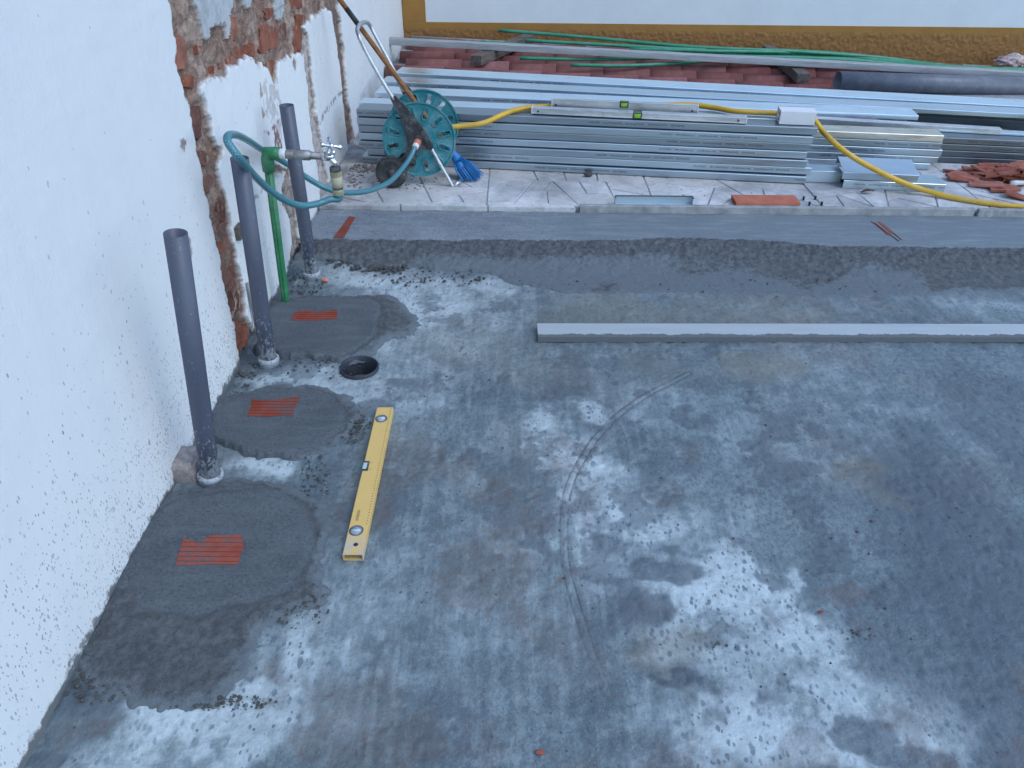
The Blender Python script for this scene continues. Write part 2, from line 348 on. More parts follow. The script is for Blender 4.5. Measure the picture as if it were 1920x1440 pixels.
def mat_wall():
    g = G('painted_render'); v = g.co(); tint, _, _, _, paint = g.attr('tint'); P = g.xyz(v); y = P[1]; z = P[2]
    n1 = g.noise(v, 2.0, 5, 0.6); n2 = g.noise(v, 26, 5, 0.65); n3 = g.noise(v, 160, 4, 0.65)
    col = tint
    col = g.mix(g.math('MULTIPLY', g.step(n1, 0.45, 0.75), g.math('MULTIPLY', paint, 0.12)), col, (0.60, 0.62, 0.66))
    rawf = g.math('SUBTRACT', 1.0, paint)
    col = g.mix(g.math('MULTIPLY', g.step(n2, 0.44, 0.62), g.math('MULTIPLY', rawf, 0.62)), col, (0.105, 0.070, 0.056))
    col = g.mix(g.math('MULTIPLY', g.step(n3, 0.5, 0.68), g.math('MULTIPLY', rawf, 0.38)), col, (0.46, 0.38, 0.34))
    # mortar splashes, thicker towards the foot of the wall
    dens = g.math('MULTIPLY', g.math('POWER', 2.718, g.math('MULTIPLY', z, -3.2)), g.rng(g.noise(v, 1.7, 3, 0.6), 0.35, 0.65, 0.3, 1.3))
    near = g.math('MULTIPLY', g.math('POWER', 2.718, g.math('MULTIPLY', z, -6.5)), 1.0)
    def splash(scale, stretch, rot, maxr, thr, dm, seed):
        vv = g.co(scale=stretch, rot=rot, loc=(0, seed, seed * 1.7)); vo = g.vor(vv, scale); c = g.xyz(vo.outputs['Color'])
        r = g.math('MULTIPLY', g.math('POWER', c[0], 2.6), maxr)
        wob = g.math('MULTIPLY', g.math('SUBTRACT', n3, 0.5), 0.10)
        d = g.math('SUBTRACT', 1.0, g.step(g.math('SUBTRACT', g.math('ADD', vo.outputs['Distance'], wob), r), -0.03, 0.03), clamp=True)
        on = g.math('LESS_THAN', c[1], g.math('MULTIPLY', dm, thr)); return g.math('MULTIPLY', d, on)
    big = splash(11, (1, 1.9, 0.8), (0.30, 0, 0), 0.22, 0.30, dens, 0.3)
    mid = g.math('MAXIMUM', splash(44, (1, 2.0, 0.62), (0.24, 0, 0), 0.34, 0.36, dens, 1.3), splash(70, (1, 1.7, 0.7), (0.15, 0, 0), 0.36, 0.50, dens, 4.3))
    fine = g.math('MAXIMUM', splash(120, (1, 1.4, 0.7), (0.1, 0, 0), 0.46, 1.25, near, 2.1), splash(190, (1, 1.3, 0.75), (0.4, 0, 0), 0.5, 1.5, near, 5.1))
    sp = g.math('MULTIPLY', g.math('MAXIMUM', big, g.math('MAXIMUM', mid, fine)), paint)
    col = g.mix(g.math('MULTIPLY', sp, g.rng(g.noise(v, 9, 2, 0.5), 0.3, 0.7, 0.25, 0.85)), col, (0.19, 0.21, 0.235))
    sw = g.noise(g.co(scale=(1, 1, 0.35), rot=(0.5, 0, 0)), 7, 4, 0.6); col = g.mix(g.math('MULTIPLY', g.step(sw, 0.5, 0.7), g.math('MULTIPLY', paint, 0.14)), col, (0.52, 0.55, 0.60))
    # crust of mortar right at the foot
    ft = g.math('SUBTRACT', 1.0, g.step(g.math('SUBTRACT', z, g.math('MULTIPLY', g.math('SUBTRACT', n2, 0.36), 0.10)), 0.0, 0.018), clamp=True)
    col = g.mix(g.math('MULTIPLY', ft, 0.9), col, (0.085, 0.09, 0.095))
    # scratches
    sc = g.noise(g.co(scale=(1, 9, 0.7), rot=(0.28, 0, 0)), 10, 3, 0.5)
    scm = g.math('MULTIPLY', g.step(sc, 0.715, 0.74), g.math('MULTIPLY', paint, g.math('MULTIPLY', g.step(g.noise(v, 1.6, 2, 0.5), 0.52, 0.6), 0.4)))
    col = g.mix(scm, col, (0.33, 0.33, 0.36))
    h = g.math('ADD', g.math('MULTIPLY', n2, g.rng(paint, 0, 1, 2.2, 0.28)), g.math('MULTIPLY', n3, g.rng(paint, 0, 1, 1.1, 0.18)))
    h = g.math('ADD', h, g.math('MULTIPLY', sw, 1.1))
    return g.set(col=col, rough=0.85, spec=0.25, bump=h, bstr=0.6, bdist=0.006)

def mat_galv(name, tone=0.62, rough=0.32, brown=0.0, printed=True, seed=0.0):
    g = G(name); v = g.co(loc=(seed, 0, 0)); inf = g.n('ObjectInfo').outputs['Random']
    P = g.xyz(g.co()); x = g.math('ADD', P[0], g.math('MULTIPLY', inf, 1.7)); z = P[2]
    n1 = g.noise(g.co(scale=(0.35, 1, 3)), 6, 5, 0.6); n2 = g.noise(g.co(scale=(0.05, 1, 1)), 240, 3, 0.6); n3 = g.noise(v, 60, 4, 0.7)
    tv = g.rng(g.n('ObjectInfo').outputs['Random'], 0, 1, 0.72, 1.22); cm = g.n('VectorMath', operation='SCALE'); g.put(cm.inputs[0], g.mix(n1, (tone * 0.58, tone * 0.72, tone * 0.82), (tone * 0.96, tone * 1.12, tone * 1.24))); g.put(cm.inputs['Scale'], tv); col = cm.outputs[0]
    col = g.mix(g.math('MULTIPLY', g.step(n1, 0.55, 0.72), 0.35 + brown), col, (0.30 + brown * 0.05, 0.30, 0.345))
    col = g.mix(g.math('MULTIPLY', g.step(n2, 0.5, 0.8), 0.25), col, (tone * 0.6,) * 3)
    dirt = g.math('MULTIPLY', g.step(n3, 0.66, 0.74), 0.5); metal = g.math('SUBTRACT', 0.95, g.math('MULTIPLY', dirt, 0.7))
    col = g.mix(dirt, col, (0.40, 0.41, 0.42))
    if printed:   # ink-jet batch marking along the middle of the face, too small to read
        cell = g.math('FRACT', g.math('MULTIPLY', x, 0.78)); on = g.math('MULTIPLY', g.math('GREATER_THAN', cell, 0.30), g.math('LESS_THAN', cell, 0.66))
        cz = g.math('ABSOLUTE', g.math('ADD', z, 0.017)); row = g.math('LESS_THAN', cz, 0.0042)
        cb = g.n('CombineXYZ'); g.put(cb.inputs[0], g.math('MULTIPLY', x, 1.0)); g.put(cb.inputs[2], g.math('MULTIPLY', z, 1.5))
        ink = g.step(g.noise(cb.outputs[0], 210, 2, 0.6), 0.46, 0.54); word = g.math('GREATER_THAN', g.math('FRACT', g.math('MULTIPLY', x, 9.3)), 0.14)
        f = g.math('MULTIPLY', g.math('MULTIPLY', on, row), g.math('MULTIPLY', ink, word))
        col = g.mix(g.math('MULTIPLY', f, 0.75), col, (0.06, 0.06, 0.08))
    return g.set(col=col, rough=g.rng(n1, 0.3, 0.7, rough, rough + 0.16), metal=metal, bump=n1, bstr=0.05, bdist=0.004)

def mat_pvc():
    g = G('grey_pvc'); v = g.co(); z = g.xyz(v)[2]
    n = g.noise(v, 30, 4, 0.6); n2 = g.noise(g.co(scale=(1, 1, 0.6)), 120, 4, 0.7)
    col = g.mix(n, (0.058, 0.068, 0.100), (0.074, 0.084, 0.120))
    low = g.math('SUBTRACT', 1.0, g.step(z, 0.03, 0.30), clamp=True)
    f = g.step(g.math('ADD', n2, g.math('ADD', g.math('MULTIPLY', low, 0.10), g.math('MULTIPLY', g.math('SUBTRACT', 1.0, g.step(z, 0.01, 0.12), clamp=True), 0.16))), 0.63, 0.70)
    f = g.math('MULTIPLY', f, g.rng(low, 0, 1, 0.35, 0.85)); col = g.mix(f, col, (0.38, 0.40, 0.43))
    return g.set(col=col, rough=g.rng(n, 0.3, 0.7, 0.38, 0.52), bump=n2, bstr=0.05, bdist=0.002)

def mat_wood(name, c1, c2):
    g = G(name); v = g.co(scale=(1, 9, 9)); n = g.noise(v, 6, 6, 0.65, 0.6); f = g.noise(g.co(scale=(1, 14, 14)), 30, 4, 0.7)
    col = g.mix(g.step(n, 0.3, 0.7), c1, c2); col = g.mix(g.math('MULTIPLY', g.step(f, 0.52, 0.7), 0.6), col, tuple(x * 0.35 for x in c1))
    return g.set(col=col, rough=0.85, bump=f, bstr=0.6, bdist=0.004)

def mat_clay(name, c1, c2, dust=0.35, grey=0.0):
    g = G(name); v = g.co(); inf = g.n('ObjectInfo').outputs['Random']
    n = g.noise(v, 18, 5, 0.6); n2 = g.noise(v, 120, 4, 0.7)
    col = g.mix(g.step(n, 0.3, 0.7), c1, c2); hs = g.n('HueSaturation'); g.put(hs.inputs['Color'], col); g.put(hs.inputs['Value'], g.rng(inf, 0, 1, 0.78, 1.18)); g.put(hs.inputs['Saturation'], g.rng(inf, 0, 1, 1.05, 0.9))
    col = g.mix(g.math('MULTIPLY', g.step(n2, 0.56, 0.72), dust), hs.outputs[0], (0.38, 0.32, 0.29))
    if grey: col = g.mix(g.math('MULTIPLY', g.step(g.math('ADD', n, g.math('MULTIPLY', n2, .5)), 0.74, 0.90), grey), col, (0.075, 0.085, 0.095))
    return g.set(col=col, rough=0.88, spec=0.25, bump=n2, bstr=0.35, bdist=0.003)

def mat_stone():
    g = G('crazy_paving_stone'); v = g.co(); inf = g.n('ObjectInfo').outputs['Random']
    n = g.noise(v, 7, 6, 0.65, 0.8); n2 = g.noise(v, 40, 5, 0.7); n3 = g.noise(v, 2.2, 4, 0.6); P = g.xyz(v)
    col = g.mix(g.step(n, 0.3, 0.72), (0.42, 0.43, 0.435), (0.66, 0.66, 0.655))
    col = g.mix(g.math('MULTIPLY', g.math('GREATER_THAN', inf, 0.7), 0.22), col, (0.45, 0.39, 0.34))
    col = g.mix(g.math('MULTIPLY', g.step(n2, 0.52, 0.72), 0.45), col, (0.17, 0.175, 0.185))
    col = g.mix(g.math('MULTIPLY', g.step(n3, 0.48, 0.66), 0.5), col, (0.16, 0.165, 0.18))
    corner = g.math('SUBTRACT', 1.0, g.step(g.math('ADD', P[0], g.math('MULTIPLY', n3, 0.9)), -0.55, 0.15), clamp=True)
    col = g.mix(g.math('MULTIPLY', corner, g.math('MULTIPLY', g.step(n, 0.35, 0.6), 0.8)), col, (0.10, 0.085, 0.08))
    return g.set(col=col, rough=0.75, spec=0.3, bump=n2, bstr=0.4, bdist=0.005)

def mat_level():
    g = G('yellow_level_paint'); v = g.co(); P = g.xyz(v)
    n = g.noise(v, 25, 5, 0.65); n2 = g.noise(g.co(scale=(1, 0.2, 1)), 110, 4, 0.7)
    col = g.mix(n, (0.60, 0.385, 0.110), (0.70, 0.475, 0.165))
    sc = g.math('MULTIPLY', g.step(n2, 0.64, 0.72), 0.5); col = g.mix(sc, col, (0.36, 0.34, 0.30))
    end = g.math('MULTIPLY', g.math('SUBTRACT', 1.0, g.step(P[1], 0.01, 0.09), clamp=True), g.step(n, 0.38, 0.6)); col = g.mix(g.math('MULTIPLY', end, 0.8), col, (0.42, 0.40, 0.38))
    # rule marks along one edge
    fr = g.math('FRACT', g.math('MULTIPLY', P[1], 100.0)); tick = g.math('LESS_THAN', fr, 0.30)
    row = g.math('MULTIPLY', g.math('GREATER_THAN', P[0], 0.0405), g.math('LESS_THAN', P[0], 0.0445)); row = g.math('MULTIPLY', row, g.math('MULTIPLY', g.math('GREATER_THAN', P[1], 0.10), g.math('LESS_THAN', P[1], 0.585)))
    col = g.mix(g.math('MULTIPLY', g.math('MULTIPLY', tick, row), 0.75), col, (0.10, 0.07, 0.03))
    return g.set(col=col, rough=0.5, bump=n, bstr=0.04, bdist=0.002)

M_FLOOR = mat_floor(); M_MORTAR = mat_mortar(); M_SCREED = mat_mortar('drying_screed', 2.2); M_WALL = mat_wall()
M_GALV = [mat_galv('galvanised_steel_%s' % k, t, r) for k, t, r in (('bright', 0.95, 0.24), ('even', 0.56, 0.27), ('dull', 0.45, 0.33))]
M_GALV_BROWN = mat_galv('galvanised_steel_stained', 0.20, 0.36, 0.25)
M_GALV_GOLD = simple('galvanised_steel_warm_reflection', (0.74, 0.70, 0.60), (0.55, 0.52, 0.46), 22, 0.24, 0.4, 0.9, stretch=(.25, 1, 1))  # warm reflection put into the base colour of the metal
M_SHEET = mat_galv('galvanised_sheet', 0.74, 0.46, 0, False)
M_ALU = simple('aluminium_scratched', (0.70, 0.71, 0.72), (0.52, 0.53, 0.54), 30, 0.34, 0.5, 0.85, stretch=(0.1, 1, 1), dust=0.6)
M_ALU_DULL = simple('aluminium_dull', (0.48, 0.49, 0.50), (0.32, 0.32, 0.33), 40, 0.45, 0.6, 0.6, stretch=(0.1, 1, 1), dust=0.7)
M_PVC = mat_pvc(); M_PVC_IN = simple('pvc_inside', (0.010, 0.012, 0.018), None, 20, 0.5)
M_PVC_PALE = simple('grey_pvc_dusty', (0.105, 0.118, 0.150), (0.085, 0.095, 0.122), 10, 0.40, 0.5, dust=0.12)
M_GREEN = simple('green_ppr', (0.02, 0.20, 0.075), (0.015, 0.15, 0.06), 30, 0.42, dust=0.12)
M_GREEN_B = simple('green_conduit', (0.02, 0.235, 0.13), (0.015, 0.18, 0.095), 12, 0.4, dust=0.12)
M_STRIPE = simple('dark_print', (0.01, 0.03, 0.02), None, 30, 0.5)
M_TEAL = simple('teal_plastic', (0.02, 0.22, 0.255), (0.015, 0.165, 0.20), 10, 0.42, 0.55, dust=0.3)
M_BLACK = simple('black_plastic', (0.022, 0.023, 0.027), (0.032, 0.033, 0.036), 30, 0.45, 0.6, dust=0.25)
M_RUBBER = simple('rubber', (0.028, 0.028, 0.03), (0.04, 0.04, 0.042), 40, 0.75, dust=0.25)
M_CHROME = simple('chrome', (0.72, 0.73, 0.75), (0.62, 0.63, 0.65), 40, 0.10, 0.2, 1.0, bstr=0.02)
M_NIPPLE = simple('galvanised_fitting', (0.42, 0.42, 0.42), (0.24, 0.22, 0.21), 50, 0.35, 0.6, 0.7)
M_TUBE = simple('steel_tube', (0.62, 0.63, 0.65), (0.45, 0.45, 0.46), 30, 0.28, 0.45, 0.9, dust=0.2)
M_WHITE_PL = simple('white_plastic', (0.66, 0.67, 0.67), (0.56, 0.57, 0.57), 20, 0.5)
M_BEIGE = simple('beige_plastic', (0.40, 0.38, 0.25), (0.33, 0.31, 0.20), 30, 0.5, dust=0.2)
M_ORANGE_PL = simple('orange_plastic', (0.55, 0.16, 0.10), (0.45, 0.14, 0.09), 30, 0.5)
M_YHOSE = simple('yellow_hose', (0.62, 0.36, 0.01), (0.50, 0.29, 0.012), 16, 0.42, dust=0.15)
M_WOODH = mat_wood('broom_handle_wood', (0.20, 0.085, 0.03), (0.30, 0.14, 0.055))
M_TIMBER = mat_wood('weathered_timber', (0.075, 0.062, 0.054), (0.165, 0.135, 0.112))
M_BLUE = simple('blue_bristle', (0.018, 0.20, 0.50), (0.010, 0.115, 0.34), 70, 0.4)
M_BRICK = mat_clay('old_brick', (0.175, 0.055, 0.034), (0.30, 0.108, 0.066), 0.40)
M_BRICK_D = mat_clay('dark_brick', (0.10, 0.045, 0.035), (0.19, 0.085, 0.065), 0.5)
M_CLAY = mat_clay('hollow_brick_clay', (0.235, 0.050, 0.030), (0.32, 0.075, 0.045), 0.10, 0.6)
M_CLAY_L = mat_clay('light_clay', (0.47, 0.150, 0.092), (0.57, 0.20, 0.13), 0.15)
M_SHARD = mat_clay('clay_shard', (0.31, 0.098, 0.066), (0.41, 0.150, 0.105), 0.18)
M_TILE = mat_clay('roof_tile_clay', (0.165, 0.060, 0.056), (0.225, 0.088, 0.080), 0.12)
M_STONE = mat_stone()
M_GROUT = simple('paving_grout', (0.36, 0.365, 0.375), (0.22, 0.225, 0.235), 40, 0.9, bstr=0.5, bdist=0.005)
M_EDGE = simple('cement_edging', (0.33, 0.335, 0.33), (0.20, 0.21, 0.215), 18, 0.85, bstr=0.5, bdist=0.004, detail=7)
M_OCHRE = simple('ochre_paint', (0.335, 0.170, 0.036), (0.285, 0.142, 0.030), 6, 0.8, bstr=0.25)
M_OCHRE_R = simple('ochre_roughcast', (0.290, 0.142, 0.040), (0.235, 0.112, 0.032), 30, 0.85, bstr=0.5, bdist=0.004)
M_REAR = simple('white_masonry_paint', (0.64, 0.68, 0.70), (0.59, 0.635, 0.66), 3, 0.85, bstr=0.35, bdist=0.004)
M_EARTH = simple('packed_ground', (0.17, 0.17, 0.165), (0.12, 0.12, 0.12), 3, 0.9)
M_DIRT = simple('mortar_crumb', (0.075, 0.075, 0.072), (0.045, 0.044, 0.042), 60, 0.9, bstr=0.6)
M_CARD = simple('white_card', (0.68, 0.69, 0.70), (0.63, 0.64, 0.65), 6, 0.6, bstr=0.02)
M_INK = simple('black_ink', (0.02, 0.02, 0.022), None, 20, 0.6)
M_VIAL = G('green_vial').set(col=(0.26, 0.62, 0.03), rough=0.15, Transmission_Weight=0.15)
M_VIALG = G('clear_vial').set(col=(0.40, 0.52, 0.50), rough=0.12)
M_VIALW = simple('frosted_vial', (0.36, 0.40, 0.46), (0.16, 0.20, 0.28), 110, 0.45)
M_LEVEL = mat_level()
M_LEAF = simple('dead_leaf', (0.07, 0.045, 0.03), (0.04, 0.028, 0.022), 40, 0.8)
M_SACK = simple('woven_sack', (0.55, 0.54, 0.52), (0.30, 0.10, 0.09), 55, 0.8, bstr=0.4)
M_HOSE = None

def mat_hose():
    g = G('teal_braided_hose'); u = g.n('UVMap'); v = u.outputs[0]; P = g.xyz(v)
    a = g.math('SINE', g.math('ADD', g.math('MULTIPLY', P[0], 900.0), g.math('MULTIPLY', P[1], 6.2832 * 6))); b = g.math('SINE', g.math('SUBTRACT', g.math('MULTIPLY', P[0], 900.0), g.math('MULTIPLY', P[1], 6.2832 * 6)))
    f = g.math('MAXIMUM', g.step(a, 0.75, 0.98), g.step(b, 0.75, 0.98)); n = g.noise(g.co(), 18, 4, 0.6)
    col = g.mix(n, (0.022, 0.112, 0.142), (0.042, 0.165, 0.200)); col = g.mix(g.math('MULTIPLY', f, 0.55), col, (0.15, 0.42, 0.50))
    return g.set(col=col, rough=0.32, Coat_Weight=0.2)
M_HOSE = mat_hose()

# ================================================================== SETTING
XW = -0.90          # face of the house wall
YR = 6.65           # face of the rear wall
ZP = 0.07           # paving level behind the screed
XMAX = 3.7

box('ground', (-40, 400, -200, 600, -0.5, -0.06), M_EARTH)['kind'] = 'structure'

def blobs(X, Y, L):
    """soft stains: (px,py,rx,ry,strength), sized on the slab itself"""
    R = np.zeros_like(X)
    for px, py, rx, ry, s in L:
        c = onz(px, py); ex = (onz(px + rx, py) - c).length; ey = (onz(px, py - ry) - onz(px, py + ry)).length / 2
        d = np.hypot((X - c.x) / ex, (Y - c.y) / ey); R = np.maximum(R, s * sst(1.35, 0.45, d))
    return R

DRAIN = onz(674, 692); DR = 0.0635
def build_floor():
    xs = np.arange(XW - 0.03, XMAX, 0.0062); ys = np.arange(-0.5, 3.40, 0.0062)
    X, Y = np.meshgrid(xs, ys)
    Wx = X + (fbm(X, Y, 7, 5, 3, .6) - 0.5) * 0.20; Wy = Y + (fbm(X, Y, 7, 5, 8, .6) - 0.5) * 0.20
    white = blobs(Wx, Wy, [
        (1020, 830, 45, 70, .75), (1100, 770, 28, 18, .7), (1090, 880, 60, 80, .8), (1150, 960, 90, 55, .85), (1240, 985, 70, 45, .75), (1120, 1055, 70, 45, .85), (1220, 1120, 60, 30, .75),
        (1350, 1070, 80, 45, 1), (1300, 1130, 90, 45, 1), (1400, 1130, 90, 55, 1), (1260, 1190, 60, 40, .75), (1490, 1090, 25, 35, .7), (1300, 1230, 80, 50, .7), (1480, 1170, 70, 40, .8),
        (1520, 1220, 110, 50, .8), (1580, 1290, 110, 50, .75), (1430, 1290, 80, 50, .6), (1380, 1350, 120, 50, .95), (1330, 1410, 60, 50, .8), (1480, 1400, 120, 50, .85), (1690, 1370, 80, 45, .75), (1780, 1370, 60, 40, .6), (1800, 1420, 50, 25, .5),
        (560, 1210, 50, 60, .85), (500, 1290, 100, 45, .8), (400, 1370, 190, 50, .85), (250, 1420, 120, 40, .6), (470, 1430, 90, 40, .7),
        (480, 870, 70, 28, .95), (640, 730, 110, 55, .7), (570, 705, 100, 22, .75), (760, 720, 110, 90, .4), (800, 560, 130, 60, .8), (690, 515, 110, 26, .95), (930, 530, 70, 28, .8), (720, 640, 60, 40, .6), (860, 620, 120, 60, .45),
        (1300, 1120, 190, 110, .55), (1450, 1220, 190, 110, .55), (1450, 1370, 260, 80, .6), (1650, 1330, 190, 90, .5), (1120, 980, 120, 140, .5), (1300, 1010, 120, 60, .45), (430, 1330, 260, 110, .5), (600, 1180, 90, 120, .5), (700, 640, 160, 110, .42), (820, 560, 220, 70, .5), (1840, 560, 90, 25, .5), (1500, 640, 200, 25, .15), (1230, 760, 120, 50, .28), (1560, 760, 150, 60, .2), (1850, 800, 120, 60, .2), (900, 1160, 230, 150, .22), (720, 1130, 110, 90, .3), (620, 1090, 60, 40, .35), (980, 900, 140, 150, .2)])
    damp_vignette = blobs(Wx, Wy, [
        (1235, 1072, 80, 42, 1), (1425, 1105, 45, 30, .85), (1450, 1160, 40, 28, .6), (1180, 1155, 70, 55, .8), (1100, 1210, 70, 60, .45), (1350, 1215, 70, 25, .6), (1590, 1370, 70, 45, .9), (1700, 1415, 90, 35, .8), (1430, 1290, 40, 22, .6), (1330, 1400, 25, 40, .4),
        (1850, 1080, 200, 300, .8), (1900, 800, 140, 160, .6), (1700, 1000, 140, 160, .5), (1880, 1350, 120, 160, .75), (1480, 870, 110, 40, .35), (1380, 800, 120, 40, .35), (1700, 1200, 140, 130, .5), (1650, 960, 130, 70, .3), (1880, 1400, 100, 80, .6), (1850, 720, 120, 80, .35), (1560, 820, 80, 40, .25), (1730, 690, 120, 50, .35),  # right-hand blobs: dampness, enlarged to paint in the vignette's darkening
        (1000, 500, 500, 38, .6), (1500, 510, 450, 50, .7), (1800, 520, 200, 45, .75), (1120, 560, 200, 28, .3),
        (600, 900, 75, 60, .6), (560, 960, 70, 60, .6), (430, 690, 45, 60, .8), (500, 560, 30, 40, .6), (180, 1290, 120, 70, .7), (130, 1380, 110, 60, .55), (70, 1440, 60, 40, .9), (545, 540, 40, 60, .5), (1340, 715, 50, 20, .5), (620, 560, 40, 30, .3),
        (1100, 1290, 60, 120, .3), (960, 1300, 120, 120, .22), (700, 1340, 40, 100, .25), (1260, 1420, 80, 40, .5), (1620, 1215, 30, 40, .6)])
    red = blobs(Wx, Wy, [(955, 1058, 34, 26, 1), (1100, 930, 40, 50, .5), (1240, 920, 80, 45, .5), (1600, 1108, 70, 22, .85), (1000, 935, 25, 20, .6), (1062, 1090, 14, 40, .8), (1640, 905, 70, 30, .35), (1300, 860, 40, 15, .7), (1720, 1330, 20, 90, .5),
        (1160, 650, 120, 40, .35), (1050, 720, 90, 40, .3), (860, 690, 80, 50, .35), (960, 1000, 80, 60, .35), (1640, 1170, 40, 30, .5), (1850, 900, 90, 50, .4), (1500, 600, 300, 30, .35), (880, 1390, 60, 30, .4), (1500, 980, 200, 60, .25), (1180, 1160, 60, 40, .4), (170, 1370, 80, 40, .6), (1250, 600, 200, 60, .3)])
    ochre = blobs(Wx, Wy, [(1445, 690, 95, 36, .95), (1150, 600, 180, 60, .75), (1420, 580, 220, 40, .6), (880, 640, 120, 60, .55), (1000, 680, 100, 50, .5), (1250, 690, 120, 40, .5), (980, 860, 110, 110, .35), (1280, 1240, 90, 60, .8), (1620, 880, 70, 28, .85), (1650, 925, 60, 20, .6), (1270, 1230, 60, 40, .5), (1280, 590, 160, 40, .45), (1000, 570, 120, 30, .35)])
    damp_vignette = np.maximum(damp_vignette, .62 * sst(.55, .66, fbm(X, Y, 5.5, 6, 201, .62)) * sst(.40, .55, fbm(X, Y, 1.3, 3, 207)))
    red = np.maximum(red, .70 * sst(.56, .68, fbm(X, Y, 4.2, 6, 211, .62)) * sst(.42, .56, fbm(X, Y, 1.1, 3, 217)))
    white = np.clip(np.maximum(white * (0.72 + .7 * fbm(X, Y, 6, 4, 221)), .30 * sst(.54, .70, fbm(X, Y, 3.0, 6, 223, .62))), 0, 1)
    wet = blobs(X, Y, [(1445, 690, 90, 34, 1), (1300, 715, 50, 14, .5)])
    smear = blobs(Wx * .5 + X * .5, Wy * .5 + Y * .5, [(1305, 1278, 40, 14, 1), (1262, 1288, 36, 10, .9), (1330, 1290, 24, 14, .8)])
    tp = [onz(*p) for p in [(1290, 700), (1220, 735), (1160, 775), (1110, 830), (1075, 890), (1060, 950), (1058, 1010), (1062, 1060), (1078, 1120), (1098, 1190), (1120, 1250), (1140, 1300)]]
    tl = [(p.x, p.y) for p in catmull(tp, 6)]
    Wx2 = X + (fbm(X, Y, 14, 2, 33) - 0.5) * 0.006; track = np.clip(distline(Wx2, Y, tl) / 0.1, 0, 1)
    rp = [onz(*p) for p in [(722, 1210), (705, 1270), (692, 1340), (686, 1400), (680, 1470)]]; rd = distline(Wx2, Y, [(p.x, p.y) for p in rp])
    rp2 = [onz(*p) for p in [(730, 1230), (716, 1300), (707, 1370)]]; rd2 = distline(Wx2, Y, [(p.x, p.y) for p in rp2])
    grime = np.clip((onz(0, 1120).y - Y) / 0.25, 0, .6)
    Z = (fbm(X, Y, 1.6, 3, 11) - 0.5) * 0.012 + (fbm(X, Y, 22, 4, 12) - 0.5) * 0.0045
    Z -= 0.003 * sst(0.62, 0.75, fbm(X, Y, 55, 2, 14))
    Z += 0.0045 * np.exp(-(rd / 0.006) ** 2) - 0.003 * np.exp(-((rd - 0.016) / 0.006) ** 2) + 0.003 * np.exp(-(rd2 / 0.005) ** 2) + 0.005 * smear * (fbm(X, Y, 40, 3, 5))
    Z -= 0.0035 * np.exp(-(np.abs(track * 0.1 - 0.0095) / 0.003) ** 2)
    Z -= wet * 0.002
    dd = np.hypot(X - DRAIN.x, Y - DRAIN.y); Z = np.where(dd < DR + .02, Z * sst(DR, DR + .02, dd), Z)
    A = np.stack([white, damp_vignette, red, ochre], -1); B = np.stack([wet, smear, track, grime], -1)
    cx = (X[:-1, :-1] + X[1:, 1:]) / 2; cy = (Y[:-1, :-1] + Y[1:, 1:]) / 2
    keep = np.hypot(cx - DRAIN.x, cy - DRAIN.y) > DR - 0.003
    me = fast_grid('concrete_floor', np.stack([X, Y, Z], -1), keep, {'stain_a': A, 'stain_b': B})
    o = link('concrete_floor', me, M_FLOOR); o['kind'] = 'structure'
build_floor()

# ------------------------------------------------------------------ house wall with the broken-out doorway
def r1(L): return [(280 + x / 4.0, y / 4.0) for x, y in L]
def r2(L): return [(400 + x / 3.5556, 160 + y / 3.5556) for x, y in L]
def r5(L): return [(280 + x / 3.5556, 380 + y / 3.5556) for x, y in L]
def onwall(L): return [(p.y, p.z) for p in (onx(x, y, XW) for x, y in L)]

EXPOSED_MAIN = onwall(r1([(165, 100), (190, 210), (205, 300), (215, 400), (208, 480), (225, 545), (240, 580), (265, 690), (290, 760), (320, 800), (330, 900), (335, 960), (345, 1050), (365, 1150), (385, 1230), (405, 1310), (420, 1400)])
    + r5([(440, 190), (480, 340), (495, 470), (520, 580), (545, 680), (565, 790), (580, 900), (600, 990), (610, 1080), (690, 980), (715, 860), (655, 760), (635, 600), (605, 450), (580, 300), (560, 200), (545, 60)])
    + r1([(565, 1420), (530, 1280), (550, 1110), (505, 1080), (470, 940), (440, 800), (430, 750), (400, 740), (385, 650), (400, 630), (480, 580), (560, 540), (620, 500), (690, 460), (770, 410), (790, 450), (830, 490), (850, 470), (890, 500), (920, 570), (945, 605), (965, 600), (975, 500), (1000, 450), (1060, 430), (1100, 400), (1140, 390), (1168, 400), (1165, 210), (1185, 160), (1260, 100), (1330, 60), (1360, 70), (1380, 100)])) + [(4.16, 0.80), (4.18, 1.2), (4.1, 2.02), (3.1, 2.10), (2.2, 2.02), (2.17, 1.5)]
STRIP_B = onwall(r1([(1160, 200), (1170, 450), (1190, 560), (1200, 700), (1215, 900), (1240, 1100), (1270, 1250), (1285, 1400)]) + r2([(715, 640), (725, 790), (760, 830), (790, 800), (770, 640), (745, 480), (720, 330), (708, 250)]) + r1([(1285, 960), (1265, 880), (1252, 760), (1238, 660), (1222, 560), (1213, 420), (1195, 270)]))
STRIP_C = onwall(r1([(1380, 140), (1400, 240), (1420, 400), (1440, 520), (1450, 650), (1460, 780), (1480, 950), (1500, 1100), (1515, 1240), (1525, 1340), (1575, 1330), (1560, 1210), (1550, 1100), (1520, 900), (1495, 750), (1480, 600), (1470, 420), (1450, 290), (1430, 100)])) + [(4.26, 0.85), (4.24, 2.0), (4.15, 2.0), (4.15, .8)]
STRIP_D = onwall(r2([(500, 560), (470, 660), (470, 780), (520, 900), (535, 1050), (520, 1130), (500, 1300), (620, 1280), (600, 1100), (560, 900), (545, 700), (520, 560)]))
STRIP_E = onwall(r1([(835, 480), (845, 640), (870, 560), (930, 620), (960, 610), (985, 690), (995, 900), (1010, 1130), (960, 1130), (940, 960), (870, 830), (840, 560)]))
